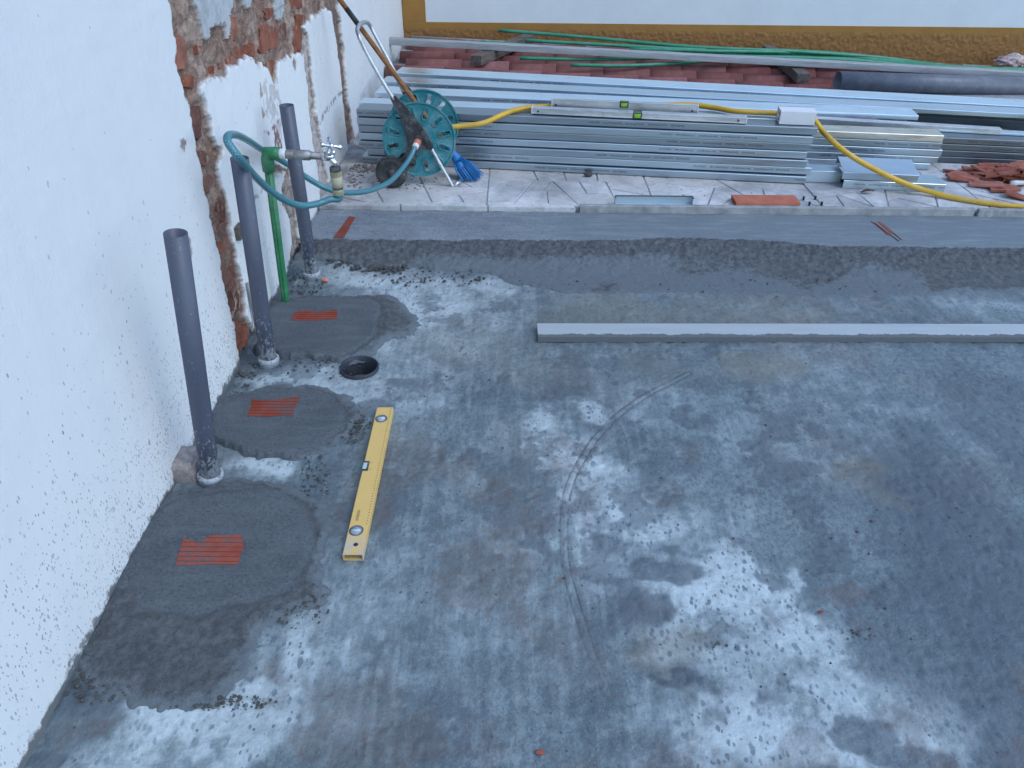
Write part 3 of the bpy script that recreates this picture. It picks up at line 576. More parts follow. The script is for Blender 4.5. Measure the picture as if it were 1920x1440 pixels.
FLAKES = [onwall(r1([(335, -60), (380, 80), (400, 170), (415, 240), (440, 295), (470, 270), (495, 220), (510, 195), (580, 190), (600, 295), (622, 270), (620, 180), (610, 100), (635, 50), (640, -60)])), onwall(r1([(690, -60), (720, 40), (750, 55), (775, 40), (785, -60)])), onwall(r1([(930, -80), (960, 100), (970, 152), (1010, 152), (1030, 100), (1035, -80)]))]
CHIPS = [onwall(r1(c)) for c in ([(225, 1100), (255, 1045), (285, 1070), (260, 1145)], [(832, 630), (842, 625), (858, 690), (840, 722)], [(845, 800), (880, 850), (855, 910), (842, 850)], [(205, 470), (215, 430), (235, 480), (228, 545)], [(1080, 470), (1110, 450), (1105, 520), (1090, 525)], [(1100, 1440), (1110, 1330), (1140, 1360)])]
CHIPS += [onwall(r5([(262, 250), (285, 248), (295, 300), (285, 345), (268, 300)])), onwall(r2([(395, 560), (440, 545), (500, 560), (450, 590), (400, 640)]))]
REDMARK = [onwall(r1([(860, 1020), (930, 950), (978, 905), (975, 960), (1010, 1135), (950, 1130), (942, 985), (900, 1005)]))]
CRACKS = [onwall(r1([(1300, 880), (1340, 820), (1400, 750), (1450, 690)])), onwall(r1([(1290, 930), (1310, 890)])), onwall(r2([(280, 750), (330, 690), (350, 640)])), onwall(r2([(400, 600), (430, 570), (480, 560)]))]

def wall_depth(Yg, Zg):
    nz1 = (fbm(Yg, Zg, 22, 4, 21, .6) - 0.5); nz2 = (fbm(Yg, Zg, 22, 4, 27, .6) - 0.5)
    Y = Yg + nz1 * 0.045; Z = Zg + nz2 * 0.045
    s = np.maximum.reduce([sdf(Y, Z, p) for p in [EXPOSED_MAIN, STRIP_B, STRIP_C, STRIP_D] + CHIPS[7:]])
    fl = np.maximum.reduce([sdf(Y, Z, p) for p in FLAKES]); s = np.where(fl > -0.01, np.minimum(s, -fl), s)
    return s, fl, Y, Z

def build_wall():
    ys = np.concatenate([np.arange(-1.6, 1.95, 0.03), np.arange(1.95, 4.42, 0.0045), np.arange(4.42, YR + 0.02, 0.03)])
    zs = np.concatenate([np.arange(-0.05, 1.42, 0.0047), np.arange(1.42, 2.75, 0.035)])
    Y, Z = np.meshgrid(ys, zs); s, fl, Yw, Zw = wall_depth(Y, Z); s = s + np.where((fl < 0) & (s > -.02), .005, 0)
    e = sst(-0.001, 0.0035, s)
    rough = (fbm(Y, Z, 28, 4, 40, .65) - 0.5) * 0.024 + (fbm(Y, Z, 7, 3, 44) - 0.5) * 0.014
    D = -e * (0.019 - rough) + (1 - e) * ((fbm(Y, Z, 1.5, 3, 50) - 0.5) * 0.006 + (fbm(Y, Z, 30, 3, 51) - 0.5) * 0.0016)
    inset = sst(0, 0.01, np.where((Y > 2.28) & (Y < 4.2) & (Z < 0.9), 0.01, 0)) * 0.004
    D = D - (1 - e) * inset
    D = np.where(fl > 0, D - 0.006 * sst(0, .004, fl), D)
    crack = np.minimum.reduce([distline(Yw, Zw, c) for c in CRACKS]); ck = sst(0.012, 0.003, crack) * (fbm(Y, Z, 40, 3, 60) > 0.42)
    D -= ck * 0.004
    # colours of the layers themselves
    T = np.zeros(Y.shape + (4,)); T[...] = (0.66, 0.675, 0.685, 1.0)
    panel = inpoly(Yw, Zw, [(2.27, -.1), (2.26, .9), (4.2, .85), (4.2, -.1)]); T[panel] = (0.70, 0.71, 0.715, 1)
    def lay(mask, c, a):
        for k in range(3): T[..., k] = T[..., k] * (1 - mask) + c[..., k] * mask if isinstance(c, np.ndarray) else T[..., k] * (1 - mask) + c[k] * mask
        T[..., 3] = T[..., 3] * (1 - mask) + a * mask
    m = fbm(Y, Z, 9, 5, 70, .6)[..., None]
    raw = np.array([0.225, 0.135, 0.098]) * (1 - sst(.35, .65, m)) + np.array([0.36, 0.265, 0.215]) * sst(.35, .65, m)
    lay(e, raw, 0.0)
    mb = sst(-0.002, 0.006, sdf(Yw, Zw, STRIP_B)); lay(mb * e, (0.43, 0.385, 0.37), 0.35)
    mc = sst(-0.002, 0.006, sdf(Yw, Zw, STRIP_C)); lay(mc * e, (0.17, 0.115, 0.095), 0.0)
    md = sst(-0.002, 0.006, sdf(Yw, Zw, STRIP_D)); lay(md * e, (0.33, 0.285, 0.26), 0.0)
    ml = e * sst(0.75, 0.25, Z) * sst(2.42, 2.30, Y) * sst(.40, .58, fbm(Y, Z, 11, 3, 77)); lay(ml, (0.15, 0.058, 0.04), 0.0)
    me_ = sst(-0.002, 0.01, sdf(Yw, Zw, STRIP_E)) * (fbm(Y, Z, 30, 3, 71) > 0.40); lay(me_ * (1 - e) * 0.8, (0.50, 0.47, 0.47), 0.7)
    lay(sst(0, .004, fl) * 0.9, (0.40, 0.43, 0.455), 0.6)
    for c in CHIPS[:7]: lay(sst(-.002, .003, sdf(Yw, Zw, c)), (0.42, 0.34, 0.31), 0.3)
    for c in REDMARK: lay(sst(-.002, .003, sdf(Yw, Zw, c)) * (fbm(Y, Z, 45, 3, 72, .7) > 0.43) * 0.85, (0.20, 0.045, 0.055), 0.4)
    lay(ck * 0.75, (0.25, 0.23, 0.22), 0.4)
    rim = np.exp(-((s + 0.002) / 0.003) ** 2) * (fbm(Y, Z, 30, 3, 73) > .52); lay(rim * .5, (0.30, 0.26, 0.24), 0.3)
    P = np.stack([XW + D, Y, Z], -1)
    root = empty('house_wall', (XW, 2.5, 0)); tag(root, 'white painted house wall splashed with mortar, old doorway broken out to brick', 'wall')
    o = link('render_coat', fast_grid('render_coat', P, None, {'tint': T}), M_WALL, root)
    box('wall_core', (XW - 0.30, XW - 0.055, -1.6, YR + 0.3, -0.05, 2.75), M_BRICK_D, root)
    box('coping', (XW - 0.32, XW + 0.03, -1.62, YR + 0.3, 2.752, 2.80), M_EDGE, root, 0.006)
    def brick(cx, cy, hw, hh, mat, conv, rot=0.0):
        q = []; n = 20; ph = random.uniform(0, 6)
        for k in range(n):
            a = 2 * math.pi * k / n; c_, s_ = math.cos(a), math.sin(a)
            rr = min(1 / max(abs(c_), 1e-3), 1 / max(abs(s_), 1e-3)); rr = min(rr, 1.28) * (1 + .10 * math.sin(a * 3 + ph) + random.uniform(-.13, .10))
            q.append((cx + hw * rr * c_ * 1.32, cy + hh * rr * s_ * 1.28))
        wp = onwall(conv(q))
        # shape in the wall plane; the mortar round it laps over its edges
        mt = Matrix(((0, 0, 1, XW), (1, 0, 0, 0), (0, 1, 0, 0), (0, 0, 0, 1)))
        bm = bmesh.new(); prism_bm(bm, wp, -0.05, -0.0150 + random.uniform(-.002, .002), mt, 0.004)
        bmesh.ops.triangulate(bm, faces=[f for f in bm.faces if len(f.verts) > 4]); bmesh.ops.subdivide_edges(bm, edges=bm.edges, cuts=1, use_grid_fill=True)
        for v in bm.verts: v.co.x += random.uniform(-.0022, .0022)
        link('brick', frombm('brick', bm), mat, root)
    for cx, cy, hw, hh, d in [(267, 400, 50, 110, 0), (655, 220, 28, 68, 0), (715, 400, 55, 42, 0), (798, 378, 20, 40, 0), (922, 290, 52, 78, 0), (926, 100, 24, 34, 0), (1155, 150, 28, 32, 0), (1140, 290, 22, 85, 0), (1028, 240, 22, 48, 1), (640, 452, 28, 26, 0), (570, 495, 15, 24, 0), (505, 528, 12, 26, 0), (466, 556, 14, 24, 0), (335, 615, 28, 40, 0), (366, 930, 48, 98, 1), (420, 1190, 40, 44, 1), (455, 1385, 42, 55, 1), (930, 535, 28, 62, 0), (1135, 18, 45, 32, 0), (412, 372, 22, 30, 0)]:
        brick(cx, cy, hw, hh, M_BRICK_D if d else M_BRICK, r1)
    for cx, cy, hw, hh, d in [(500, 60, 30, 60, 1), (495, 320, 22, 48, 0), (540, 500, 26, 50, 1), (590, 660, 28, 60, 1), (636, 890, 36, 70, 0)]:
        brick(cx, cy, hw, hh, M_BRICK_D if d else M_BRICK, r5)
    # small timber plug left in the jamb, and splinters of board
    p = onx(446, 434, XW)
    box('timber_plug', (XW - 0.03, XW + 0.012, p.y - 0.022, p.y + 0.03, p.z - 0.024, p.z + 0.020), M_TIMBER, root, 0.003)
    q0 = onx(462, 530, XW); q1 = onx(476, 612, XW)
    tube('splinter', [q0 + Vector((0.004, 0, 0)), (q0 + q1) / 2 + Vector((.01, 0, 0)), q1 + Vector((0.006, 0, 0))], [.006, .009, .004], M_EDGE, root, 6)
    return root
build_wall()

# ------------------------------------------------------------------ rear wall
rw = empty('rear_wall', (1.5, YR, 0)); tag(rw, 'white rear wall with ochre painted border above the tiled roof', 'wall')
box('wall_face', (XW - 0.3, 8.0, YR + 0.003, YR + 0.3, -0.5, 3.2), M_REAR, rw)
zt = ony(1200, 45, YR).z
box('painted_band', (XW + 0.002, 8.0, YR - 0.004, YR + 0.02, zt - 0.048, zt), M_OCHRE, rw, 0.001, 1)
box('painted_border', (XW + 0.002, XW + 0.185, YR - 0.0035, YR + 0.02, zt + 0.001, 3.2), M_OCHRE, rw, 0.001, 1)
xs = np.arange(XW + 0.002, 6.0, 0.008); zs_ = np.arange(-0.35, zt - 0.046, 0.008); X, Z = np.meshgrid(xs, zs_)
rel = sst(.36, .70, fbm(X * 1.0, Z * 1.25, 55, 3, 90, .6)) * 0.0055 * sst(zt - 0.046, zt - 0.062, Z)
me = fast_grid('rough_plinth', np.stack([X, YR - 0.006 - rel, Z], -1)); link('rough_plinth', me, M_OCHRE_R, rw)

# ------------------------------------------------------------------ paving
def build_paving():
    base = box('patio_paving', (XW - 0.02, 6.0, 3.335, 5.46, -0.05, ZP - 0.0045), M_GROUT); base['kind'] = 'structure'
    r = random.Random(23); x0, x1, y0, y1 = XW + 0.0, 3.75, 3.345, 4.75
    area = lambda P: abs(sum(P[k][0] * P[(k + 1) % len(P)][1] - P[(k + 1) % len(P)][0] * P[k][1] for k in range(len(P)))) / 2
    todo = [[(x0 + (x1 - x0) * k / 6, y0), (x0 + (x1 - x0) * (k + 1) / 6, y0), (x0 + (x1 - x0) * (k + 1) / 6, y1), (x0 + (x1 - x0) * k / 6, y1)] for k in range(6)]; done = []
    while todo:
        P = todo.pop(); A = area(P); cy_ = sum(p[1] for p in P) / len(P); lim = r.choice((.012, .020, .032, .05)) * (1 + (cy_ - y0) * 1.2)
        if A < lim: done.append(P); continue
        cx_ = sum(p[0] for p in P) / len(P) + r.uniform(-.04, .04); cy_ += r.uniform(-.03, .03)
        W_ = max(p[0] for p in P) - min(p[0] for p in P); H_ = max(p[1] for p in P) - min(p[1] for p in P)
        a = (0 if W_ > H_ * 1.1 else math.pi / 2) + r.gauss(0, .5); nx_, ny_ = math.cos(a), math.sin(a); c = nx_ * cx_ + ny_ * cy_
        A1, A2 = clip(P, nx_, ny_, c), clip(P, -nx_, -ny_, -c)
        if len(A1) < 3 or len(A2) < 3 or min(area(A1), area(A2)) < A * .22:
            A1 = A2 = None
        if A1: todo += [A1, A2]
        else: todo.append(P)
    for P in done:
        n_ = len(P); sg = 1 if sum(P[k][0] * P[(k + 1) % n_][1] - P[(k + 1) % n_][0] * P[k][1] for k in range(n_)) > 0 else -1; Q = P; gap = r.uniform(.002, .0042)
        for k in range(n_):
            ax_, ay_ = P[k]; bx_, by_ = P[(k + 1) % n_]; L_ = math.hypot(bx_ - ax_, by_ - ay_)
            if L_ < 1e-6: continue
            nx_, ny_ = sg * (by_ - ay_) / L_, -sg * (bx_ - ax_) / L_; Q = clip(Q, nx_, ny_, nx_ * ax_ + ny_ * ay_ - gap)
            if len(Q) < 3: break
        if len(Q) < 3 or area(Q) < .0006: continue
        pj = []
        for k in range(len(Q)):
            p = Q[k]; q = Q[(k + 1) % len(Q)]
            if math.hypot(p[0] - q[0], p[1] - q[1]) < 1e-4: continue
            pj.append(p)
            if math.hypot(p[0] - q[0], p[1] - q[1]) > .07: pj.append(((p[0] + q[0]) / 2 + r.uniform(-.002, .002), (p[1] + q[1]) / 2 + r.uniform(-.002, .002)))
        if len(pj) < 3: continue
        s = (sum(p[0] for p in pj) / len(pj), sum(p[1] for p in pj) / len(pj)); bm = bmesh.new(); prism_bm(bm, pj, ZP - 0.045, ZP + r.uniform(-.002, .001), None, 0.002)
        tx = r.uniform(-.006, .006); ty = r.uniform(-.006, .006)
        for v in bm.verts: v.co.z += (v.co.x - s[0]) * tx + (v.co.y - s[1]) * ty
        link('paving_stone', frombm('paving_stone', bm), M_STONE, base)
    # long marble edge pieces at the step
    for xa, xb, d in ((XW + .01, -0.52, .0), (-0.515, -0.12, .003), (-.115, .283, .0)):
        pl = [(xa, 3.322 + d), (xb, 3.32), (xb - .01, 3.362), (xa + .3, 3.368), (xa, 3.36)]
        prism('edge_stone', pl, 0.0, ZP - 0.001 + d / 3, M_STONE, base, None, 0.002)
    return base
build_paving()

# ------------------------------------------------------------------ screed and mortar pads
def patch(name, outer, res, hfun, mat, zone, label, cat, parent=None, skirt=0.03):
    """heightfield mortar body with a skirt that goes down into the slab"""
    xs_ = [p[0] for p in outer]; ys_ = [p[1] for p in outer]
    X, Y = np.meshgrid(np.arange(min(xs_) - .03, max(xs_) + .03, res), np.arange(min(ys_) - .03, max(ys_) + .03, res))
    Wx = X + (fbm(X, Y, 16, 4, 81, .6) - .5) * 0.055; Wy = Y + (fbm(X, Y, 16, 4, 85, .6) - .5) * 0.055
    s = sdf(Wx, Wy, outer); Z, zn = hfun(X, Y, s, Wx, Wy)
    keepv = (s > -0.012) & (X > XW - 0.012); k = keepv[:-1, :-1] & keepv[1:, 1:] & keepv[1:, :-1] & keepv[:-1, 1:]
    me = fast_grid(name, np.stack([X, Y, Z], -1), k, {'zone': zn}); return link(name, me, mat, parent)

def floor_poly(L, z=0.0): return [(p.x, p.y) for p in (onz(x, y, z) for x, y in L)]
def rib_shard(name, poly, zt, ang, pitch, mat, parent):
    """broken face of a hollow brick: ribs along its length"""
    ca, sa = math.cos(ang), math.sin(ang); loc = [(x * ca + y * sa, -x * sa + y * ca) for x, y in poly]
    lo = min(p[1] for p in loc); hi = max(p[1] for p in loc); bm = bmesh.new(); k = 0; t = lo
    while t < hi:
        w_ = pitch * (.80 if k % 2 == 0 else .20); cc = clip(clip(loc, 0, -1, -t), 0, 1, t + w_)
        if len(cc) > 2:
            cc = [(x * ca - y * sa, x * sa + y * ca) for x, y in cc]
            try: prism_bm(bm, cc, zt - 0.03, zt - (0 if k % 2 == 0 else 0.0014))
            except ValueError: pass
        t += w_; k += 1
    return link(name, frombm(name, bm), mat, parent)

def pad(outer_px, inner_px, htop, shard_px, label, shardlabel, seed, ang=0.0):
    outer = floor_poly(outer_px); inner = floor_poly(inner_px, htop); n_i = len(inner)
    cl = catmull([Vector((p[0], p[1], 0)) for p in inner[-2:] + inner + inner[:3]], 5); inner = [(p.x, p.y) for p in cl[10:10 + 5 * n_i]]
    def hf(X, Y, s, Wx, Wy):
        si = sdf(X + (Wx - X) * .6, Y + (Wy - Y) * .6, inner); sm = sst(-0.022, 0.010, si)
        rough = (fbm(X, Y, 60, 4, seed, .65) - .5) * 0.008 + (fbm(X, Y, 18, 3, seed + 5) - .5) * 0.006
        h = htop * (0.25 + .35 * sst(0, .05, s) + .40 * sst(-.10, 0.0, si)); base = sst(-.010, .012, s)
        Z = base * ((1 - sm) * np.maximum(h * .88 + rough, .002) + sm * (htop + (fbm(X, Y, 8, 3, seed + 9) - .5) * .002 - .004 * sst(.02, .0, si))) - (1 - base) * .008
        zn = np.stack([sm, sst(.075, -.005, s) * (1 - sm) * .95, sm * 0, sm * 0 + 1], -1); return Z, zn
    o = patch('mortar_pad', outer, 0.0042, hf, M_MORTAR, None, None, None)
    tag(o, label, 'mortar', 'levelling pads along the house wall')
    sp = floor_poly(shard_px, htop); c = rib_shard('brick_shard', sp, htop + 0.0016, ang, 0.0150, M_CLAY, o); c['label'] = shardlabel
    return o
def r6(L): return [(x / 2.5263, 700 + y / 2.5263) for x, y in L]
pad([(300, 935), (420, 898), (540, 905), (612, 945), (628, 1000), (606, 1060), (622, 1110), (590, 1150), (545, 1160), (500, 1185), (478, 1230), (470, 1280), (400, 1330), (330, 1340), (250, 1330), (170, 1300), (120, 1260), (60, 1280), (120, 1100)],
    [(310, 945), (400, 920), (500, 915), (560, 945), (585, 1000), (575, 1060), (540, 1100), (470, 1125), (400, 1145), (330, 1148), (270, 1130), (240, 1100), (100, 1090)], 0.022,
    r6([(870, 785), (920, 795), (945, 800), (975, 780), (1000, 770), (1145, 765), (1155, 825), (1140, 850), (1130, 905), (985, 905), (835, 912), (835, 895)]),
    'largest dark mortar pad with brick shard, nearest the camera at the wall foot', 'orange ribbed brick shard bedded in the nearest pad', 101)
pad([(380, 790), (420, 742), (520, 722), (620, 728), (690, 765), (688, 790), (655, 826), (600, 850), (560, 862), (480, 855), (400, 838), (360, 820)],
    [(385, 790), (430, 748), (520, 728), (605, 735), (648, 768), (640, 806), (590, 836), (510, 850), (430, 835), (370, 815)], 0.020,
    r6([(1190, 122), (1240, 132), (1425, 112), (1390, 170), (1388, 205), (1345, 198), (1280, 205), (1170, 203), (1190, 160)]),
    'middle round mortar pad with brick shard between two upright grey pipes', 'orange ribbed brick shard in the middle pad', 131)
pad([(480, 640), (500, 570), (560, 556), (735, 554), (780, 590), (788, 608), (770, 628), (720, 640), (700, 668), (640, 680), (540, 672), (480, 665)],
    [(480, 645), (505, 576), (560, 560), (690, 558), (712, 590), (700, 625), (655, 660), (600, 668), (530, 662), (470, 660)], 0.020,
    r5([(975, 730), (1050, 720), (1130, 730), (1253, 715), (1250, 775), (1080, 788), (940, 785), (950, 765)]),
    'small far mortar pad with brick shard at the foot of the green riser', 'orange ribbed brick shard in the far pad', 151)

def build_screed():
    outer = [(XW - .02, 3.34), (XW - .02, onz(600, 488).y)] + floor_poly([(640, 492), (700, 508), (780, 505), (900, 512), (960, 535), (1040, 548), (1120, 556), (1250, 552), (1400, 556), (1550, 560), (1700, 560), (1800, 545), (1920, 548)]) + [(XMAX, onz(1900, 548).y), (XMAX, 3.34)]
    front = [(p.x, p.y) for p in (onz(x, y, .05) for x, y in [(560, 446), (760, 449), (900, 449), (1080, 450), (1180, 449), (1250, 444), (1330, 446), (1420, 449), (1500, 456), (1560, 461), (1700, 462), (1920, 464)])]
    fx = np.array([XW - .1] + [p[0] for p in front] + [XMAX + .1]); fy = np.array([front[0][1]] + [p[1] for p in front] + [front[-1][1]])
    def hf(X, Y, s, Wx, Wy):
        d = Y + (fbm(X, Y, 30, 3, 171) - .5) * .012 - np.interp(X, fx, fy); sm = sst(-.004, .006, d)
        base = sst(-.010, .03, s)
        rough = (fbm(X, Y, 55, 5, 175, .68) - .5) * .020 + (fbm(X, Y, 14, 3, 179) - .5) * .014
        slope = .050 * sst(-.36, 0.0, d) ** 1.7
        Z = base * ((1 - sm) * (np.maximum(slope * .9, .004) + rough * sst(-.28, -.04, d) * 1.0 + rough * .18) + sm * (.050 + (fbm(X, Y, 4, 3, 183) - .5) * .003)) - (1 - base) * .010
        pale = np.maximum(sst(-.03, -.20, d) * sst(.22, .62, fbm(X, Y, 3.5, 4, 191)) * 1.15, sst(.05, -.005, s)) * (1 - sm) + sm * .85 * sst(.0, .9, (X + .6) / 1.4)
        zn = np.stack([sm, np.clip(pale, 0, 1), sm * 0, sm * 0 + 1], -1); return Z, zn
    o = patch('screed_strip', outer, 0.0056, hf, M_SCREED, None, None, None)
    tag(o, 'long smooth grey screed strip with rough crumbling front edge before the paving', 'screed')
    c = rib_shard('brick_shard', floor_poly(r2([(800, 1018), (868, 1020), (948, 880), (905, 876)]), .05), .0525, 1.02, .014, M_CLAY, o); c['label'] = 'orange brick shard in the screed close to the house wall'
    def st(L, w_): 
        p0, p1 = [onz(x, y, .05) for x, y in L]; d = (p1 - p0).normalized(); n_ = Vector((-d.y, d.x, 0)) * w_ / 2
        return [tuple((p0 + n_)[:2]), tuple((p1 + n_)[:2]), tuple((p1 - n_)[:2]), tuple((p0 - n_)[:2])]
    for k, L in enumerate([[(1640, 418), (1665, 440)], [(1648, 416), (1672, 438)], [(1634, 416), (1685, 452)], [(1655, 420), (1690, 450)]]):
        prism('brick_rib', st(L, .010 if k < 2 else .004), .02, .0522, M_CLAY if k < 2 else M_BRICK_D, o)
build_screed()

# crumbs of mortar and rubble
def crumbs(name, spots, mat, label, seed):
    r = random.Random(seed); bm = bmesh.new()
    for px, py, rx, ry, n, smin, smax, z in spots:
        for _ in range(n):
            a = r.uniform(0, 6.28); q = r.random() ** .6; p = onz(px + rx * q * math.cos(a), py + ry * q * math.sin(a), z)
            if p.x < XW + .01: continue
            s_ = smin + (smax - smin) * r.random() ** 2.5
            res = bmesh.ops.create_icosphere(bm, subdivisions=1, radius=s_)
            for v in res['verts']: v.co = Vector((v.co.x * r.uniform(.7, 1.3), v.co.y * r.uniform(.7, 1.3), v.co.z * r.uniform(.4, .8))) * r.uniform(.75, 1.2) + p + Vector((0, 0, s_ * .3))
    o = link(name, frombm(name, bm), mat); tag(o, label, 'debris', None, 'stuff'); return o
crumbs('mortar_crumbs', [(710, 503, 55, 8, 170, .002, .014, .004), (640, 490, 30, 12, 70, .002, .010, .004), (820, 520, 120, 20, 120, .002, .008, .002), (560, 530, 45, 35, 110, .002, .008, .002), (610, 680, 110, 30, 110, .0015, .006, .002), (660, 800, 35, 30, 160, .002, .007, .008), (440, 690, 40, 50, 110, .002, .008, .002), (1000, 530, 200, 20, 60, .0015, .005, .003), (1500, 535, 300, 22, 70, .0015, .005, .006), (560, 1130, 60, 50, 120, .0015, .005, .012), (420, 1320, 110, 15, 110, .0015, .005, .004), (180, 1280, 70, 40, 90, .002, .007, .006), (590, 900, 30, 50, 110, .0015, .005, .002), (1600, 1188, 45, 14, 22, .001, .0034, 0), (1350, 1215, 40, 10, 12, .001, .004, 0), (900, 900, 300, 260, 60, .001, .0035, 0), (1550, 1000, 350, 320, 90, .001, .004, 0)], M_DIRT, 'dark mortar crumbs scattered over the slab and pads', 3)
crumbs('corner_rubble', [(690, 316, 40, 8, 150, .0015, .011, ZP), (668, 335, 20, 20, 90, .0015, .008, ZP), (760, 345, 60, 14, 60, .002, .007, ZP), (850, 335, 60, 8, 40, .002, .006, ZP), (1250, 352, 500, 22, 80, .001, .004, ZP)], simple('rubble', (0.24, 0.20, 0.185), (0.12, 0.10, 0.095), 60, .9), 'brown soil and rubble lying in the paving corner under the wall', 9)

# cement edging at the step
def edging(p0, p1, lab, jag):
    a = onz(*p0, ZP + .014); b = onz(*p1, ZP + .014); n = 60; bm = bmesh.new(); rr = random.Random(jag); prev = None
    for i in range(n + 1):
        t = i / n; p = a.lerp(b, t); j = rr.uniform(-.002, .002)
        ring = [bm.verts.new(Vector(c)) for c in ((p.x, p.y - .002 + j, .03), (p.x, p.y + j, p.z - .004 + rr.uniform(-.002, .001)), (p.x, p.y + .004 + j, p.z + rr.uniform(-.001, .001)), (p.x, p.y + .020 + j, p.z), (p.x, p.y + .022, .03))]
        if prev:
            for k in range(5): bm.faces.new((prev[k], prev[(k + 1) % 5], ring[(k + 1) % 5], ring[k]))
        else: bm.faces.new(ring[::-1])
        prev = ring
    bm.faces.new(prev); o = link('cement_edging', frombm('cement_edging', bm), M_EDGE); tag(o, lab, 'edging', 'edging along the step')
edging((1088, 385), (1830, 392), 'long chipped cement edging strip between screed and paving', 1)
edging((1838, 393), (2150, 396), 'short cement edging strip at the right edge of the picture', 2)

# ------------------------------------------------------------------ tiled roof
def build_roof():
    root = empty('tiled_roof', (1.5, 6.0, 0)); tag(root, 'low red clay tile roof in front of the ochre wall', 'roof')
    slope = -0.037; zl = 0.126
    W = 0.232; L = 0.40; EXP = 0.335; N = 20; th = 0.013
    def prof(u):   # one broad roll and a pan
        return 0.050 * math.sin(math.pi * u / .66) ** .8 if 0 < u < .66 else 0.0
    bm = bmesh.new(); rows = []
    for x in (0, L):
        lift = 0.014 if x else 0.0     # the lower end rides on the next tile
        top = [bm.verts.new((x, W * (k / N) * 1.04, prof(min(k / N, .9999)) + lift + th)) for k in range(N + 1)]
        bot = [bm.verts.new((x, W * (k / N) * 1.04, prof(min(k / N, .9999)) + lift)) for k in range(N + 1)]
        rows.append((top, bot))
    (t0, b0), (t1, b1) = rows
    for k in range(N):
        for q in ((t0[k], t1[k], t1[k + 1], t0[k + 1]), (b0[k + 1], b1[k + 1], b1[k], b0[k])):
            f = bm.faces.new(q); f.smooth = True
        bm.faces.new((t0[k + 1], b0[k + 1], b0[k], t0[k])); bm.faces.new((t1[k], b1[k], b1[k + 1], t1[k + 1]))
    bm.faces.new((t0[0], b0[0], b1[0], t1[0])); bm.faces.new((t1[N], b1[N], b0[N], t0[N]))
    me = frombm('roof_tile', bm); me.materials.append(M_TILE)
    ncol = 5; y0 = YR - .014 - ncol * W
    for c in range(ncol):
        for r in range(15):
            o = bpy.data.objects.new('roof_tile', me); C.objects.link(o); o.parent = root
            o.matrix_parent_inverse = Matrix.Translation(-root.location)
            x = XW + .05 + r * EXP + (0.07 if c % 2 else 0.0) - (.04 if c == 0 else 0)
            o.location = (x, y0 + c * W + random.uniform(-.004, .004), zl + slope * (x - XW) + random.uniform(-.002, .002))
            o.rotation_euler = (random.uniform(-.01, .01), -math.atan(slope), random.uniform(-.008, .008))
    bm = bmesh.new(); vs_ = [bm.verts.new(p) for p in ((XW + .01, y0 + .03, -.3), (4.6, y0 + .03, -.3), (4.6, YR - .012, -.3), (XW + .01, YR - .012, -.3), (XW + .01, y0 + .03, zl - .006), (4.6, y0 + .03, zl - .006 + slope * 5.5), (4.6, YR - .012, zl - .006 + slope * 5.5), (XW + .01, YR - .012, zl - .006))]
    for f in ((0, 3, 2, 1), (4, 5, 6, 7), (0, 1, 5, 4), (1, 2, 6, 5), (2, 3, 7, 6), (3, 0, 4, 7)): bm.faces.new([vs_[k] for k in f])
    link('roof_deck', frombm('roof_deck', bm), M_EDGE, root)
    tube('mortar_fillet', [(XW + .06, YR - .016, zl + .045), (-.2, YR - .016, zl + .042 + slope * .7), (.5, YR - .016, zl + .04 + slope * 1.4), (3.9, YR - .016, zl + .035 + slope * 4.8)], .013, M_EDGE, root, 8)
    return y0
ROOF_Y0 = build_roof()

# ================================================================== THINGS
# ------------------------------------------------------------------ upright waste pipes
def upright(top_px, base_px, lab):
    B = onz(*base_px); T = ony(*top_px, B.y); root = empty('upright_pipe', B); tag(root, lab, 'pipe', 'grey waste pipes standing along the house wall')
    d = (T - B).normalized()
    tube('pipe', [B - d * .05, B + d * .2, (B + T) / 2, T], .0252, M_PVC, root, 40, True, .0228)
    lathe('socket', [(.024, -.04), (.0315, -.04), (.0318, .010), (.034, .014), (.034, .024), (.031, .028), (.0262, .029), (.0262, -.04)], M_PVC, root, axis_mtx(B, d), 36, False)
    return root
upright((329, 437), (396, 900), 'nearest upright grey plastic pipe, beside a broken block in the wall foot')
upright((449, 296), (505, 682), 'middle upright grey plastic pipe, standing in front of the broken brick jamb')
upright((537, 197), (586, 520), 'farthest upright grey plastic pipe, passing behind the tap')
# broken block at the foot of the nearest pipe
b0 = onz(352, 905); bm = bmesh.new(); box_bm(bm, XW - .02, XW + .055, b0.y - .005, b0.y + .085, -.02, .062, .010, 3)
for v in bm.verts: v.co += Vector((random.uniform(-.003, .003), random.uniform(-.003, .003), random.uniform(-.003, .003)))
tag(link('broken_block', frombm('broken_block', bm), simple('pinkish_block', (0.36, 0.31, 0.29), (0.20, 0.18, 0.175), 60, .9, bstr=.6)), 'pinkish broken masonry block in the wall foot beside the nearest pipe', 'block')

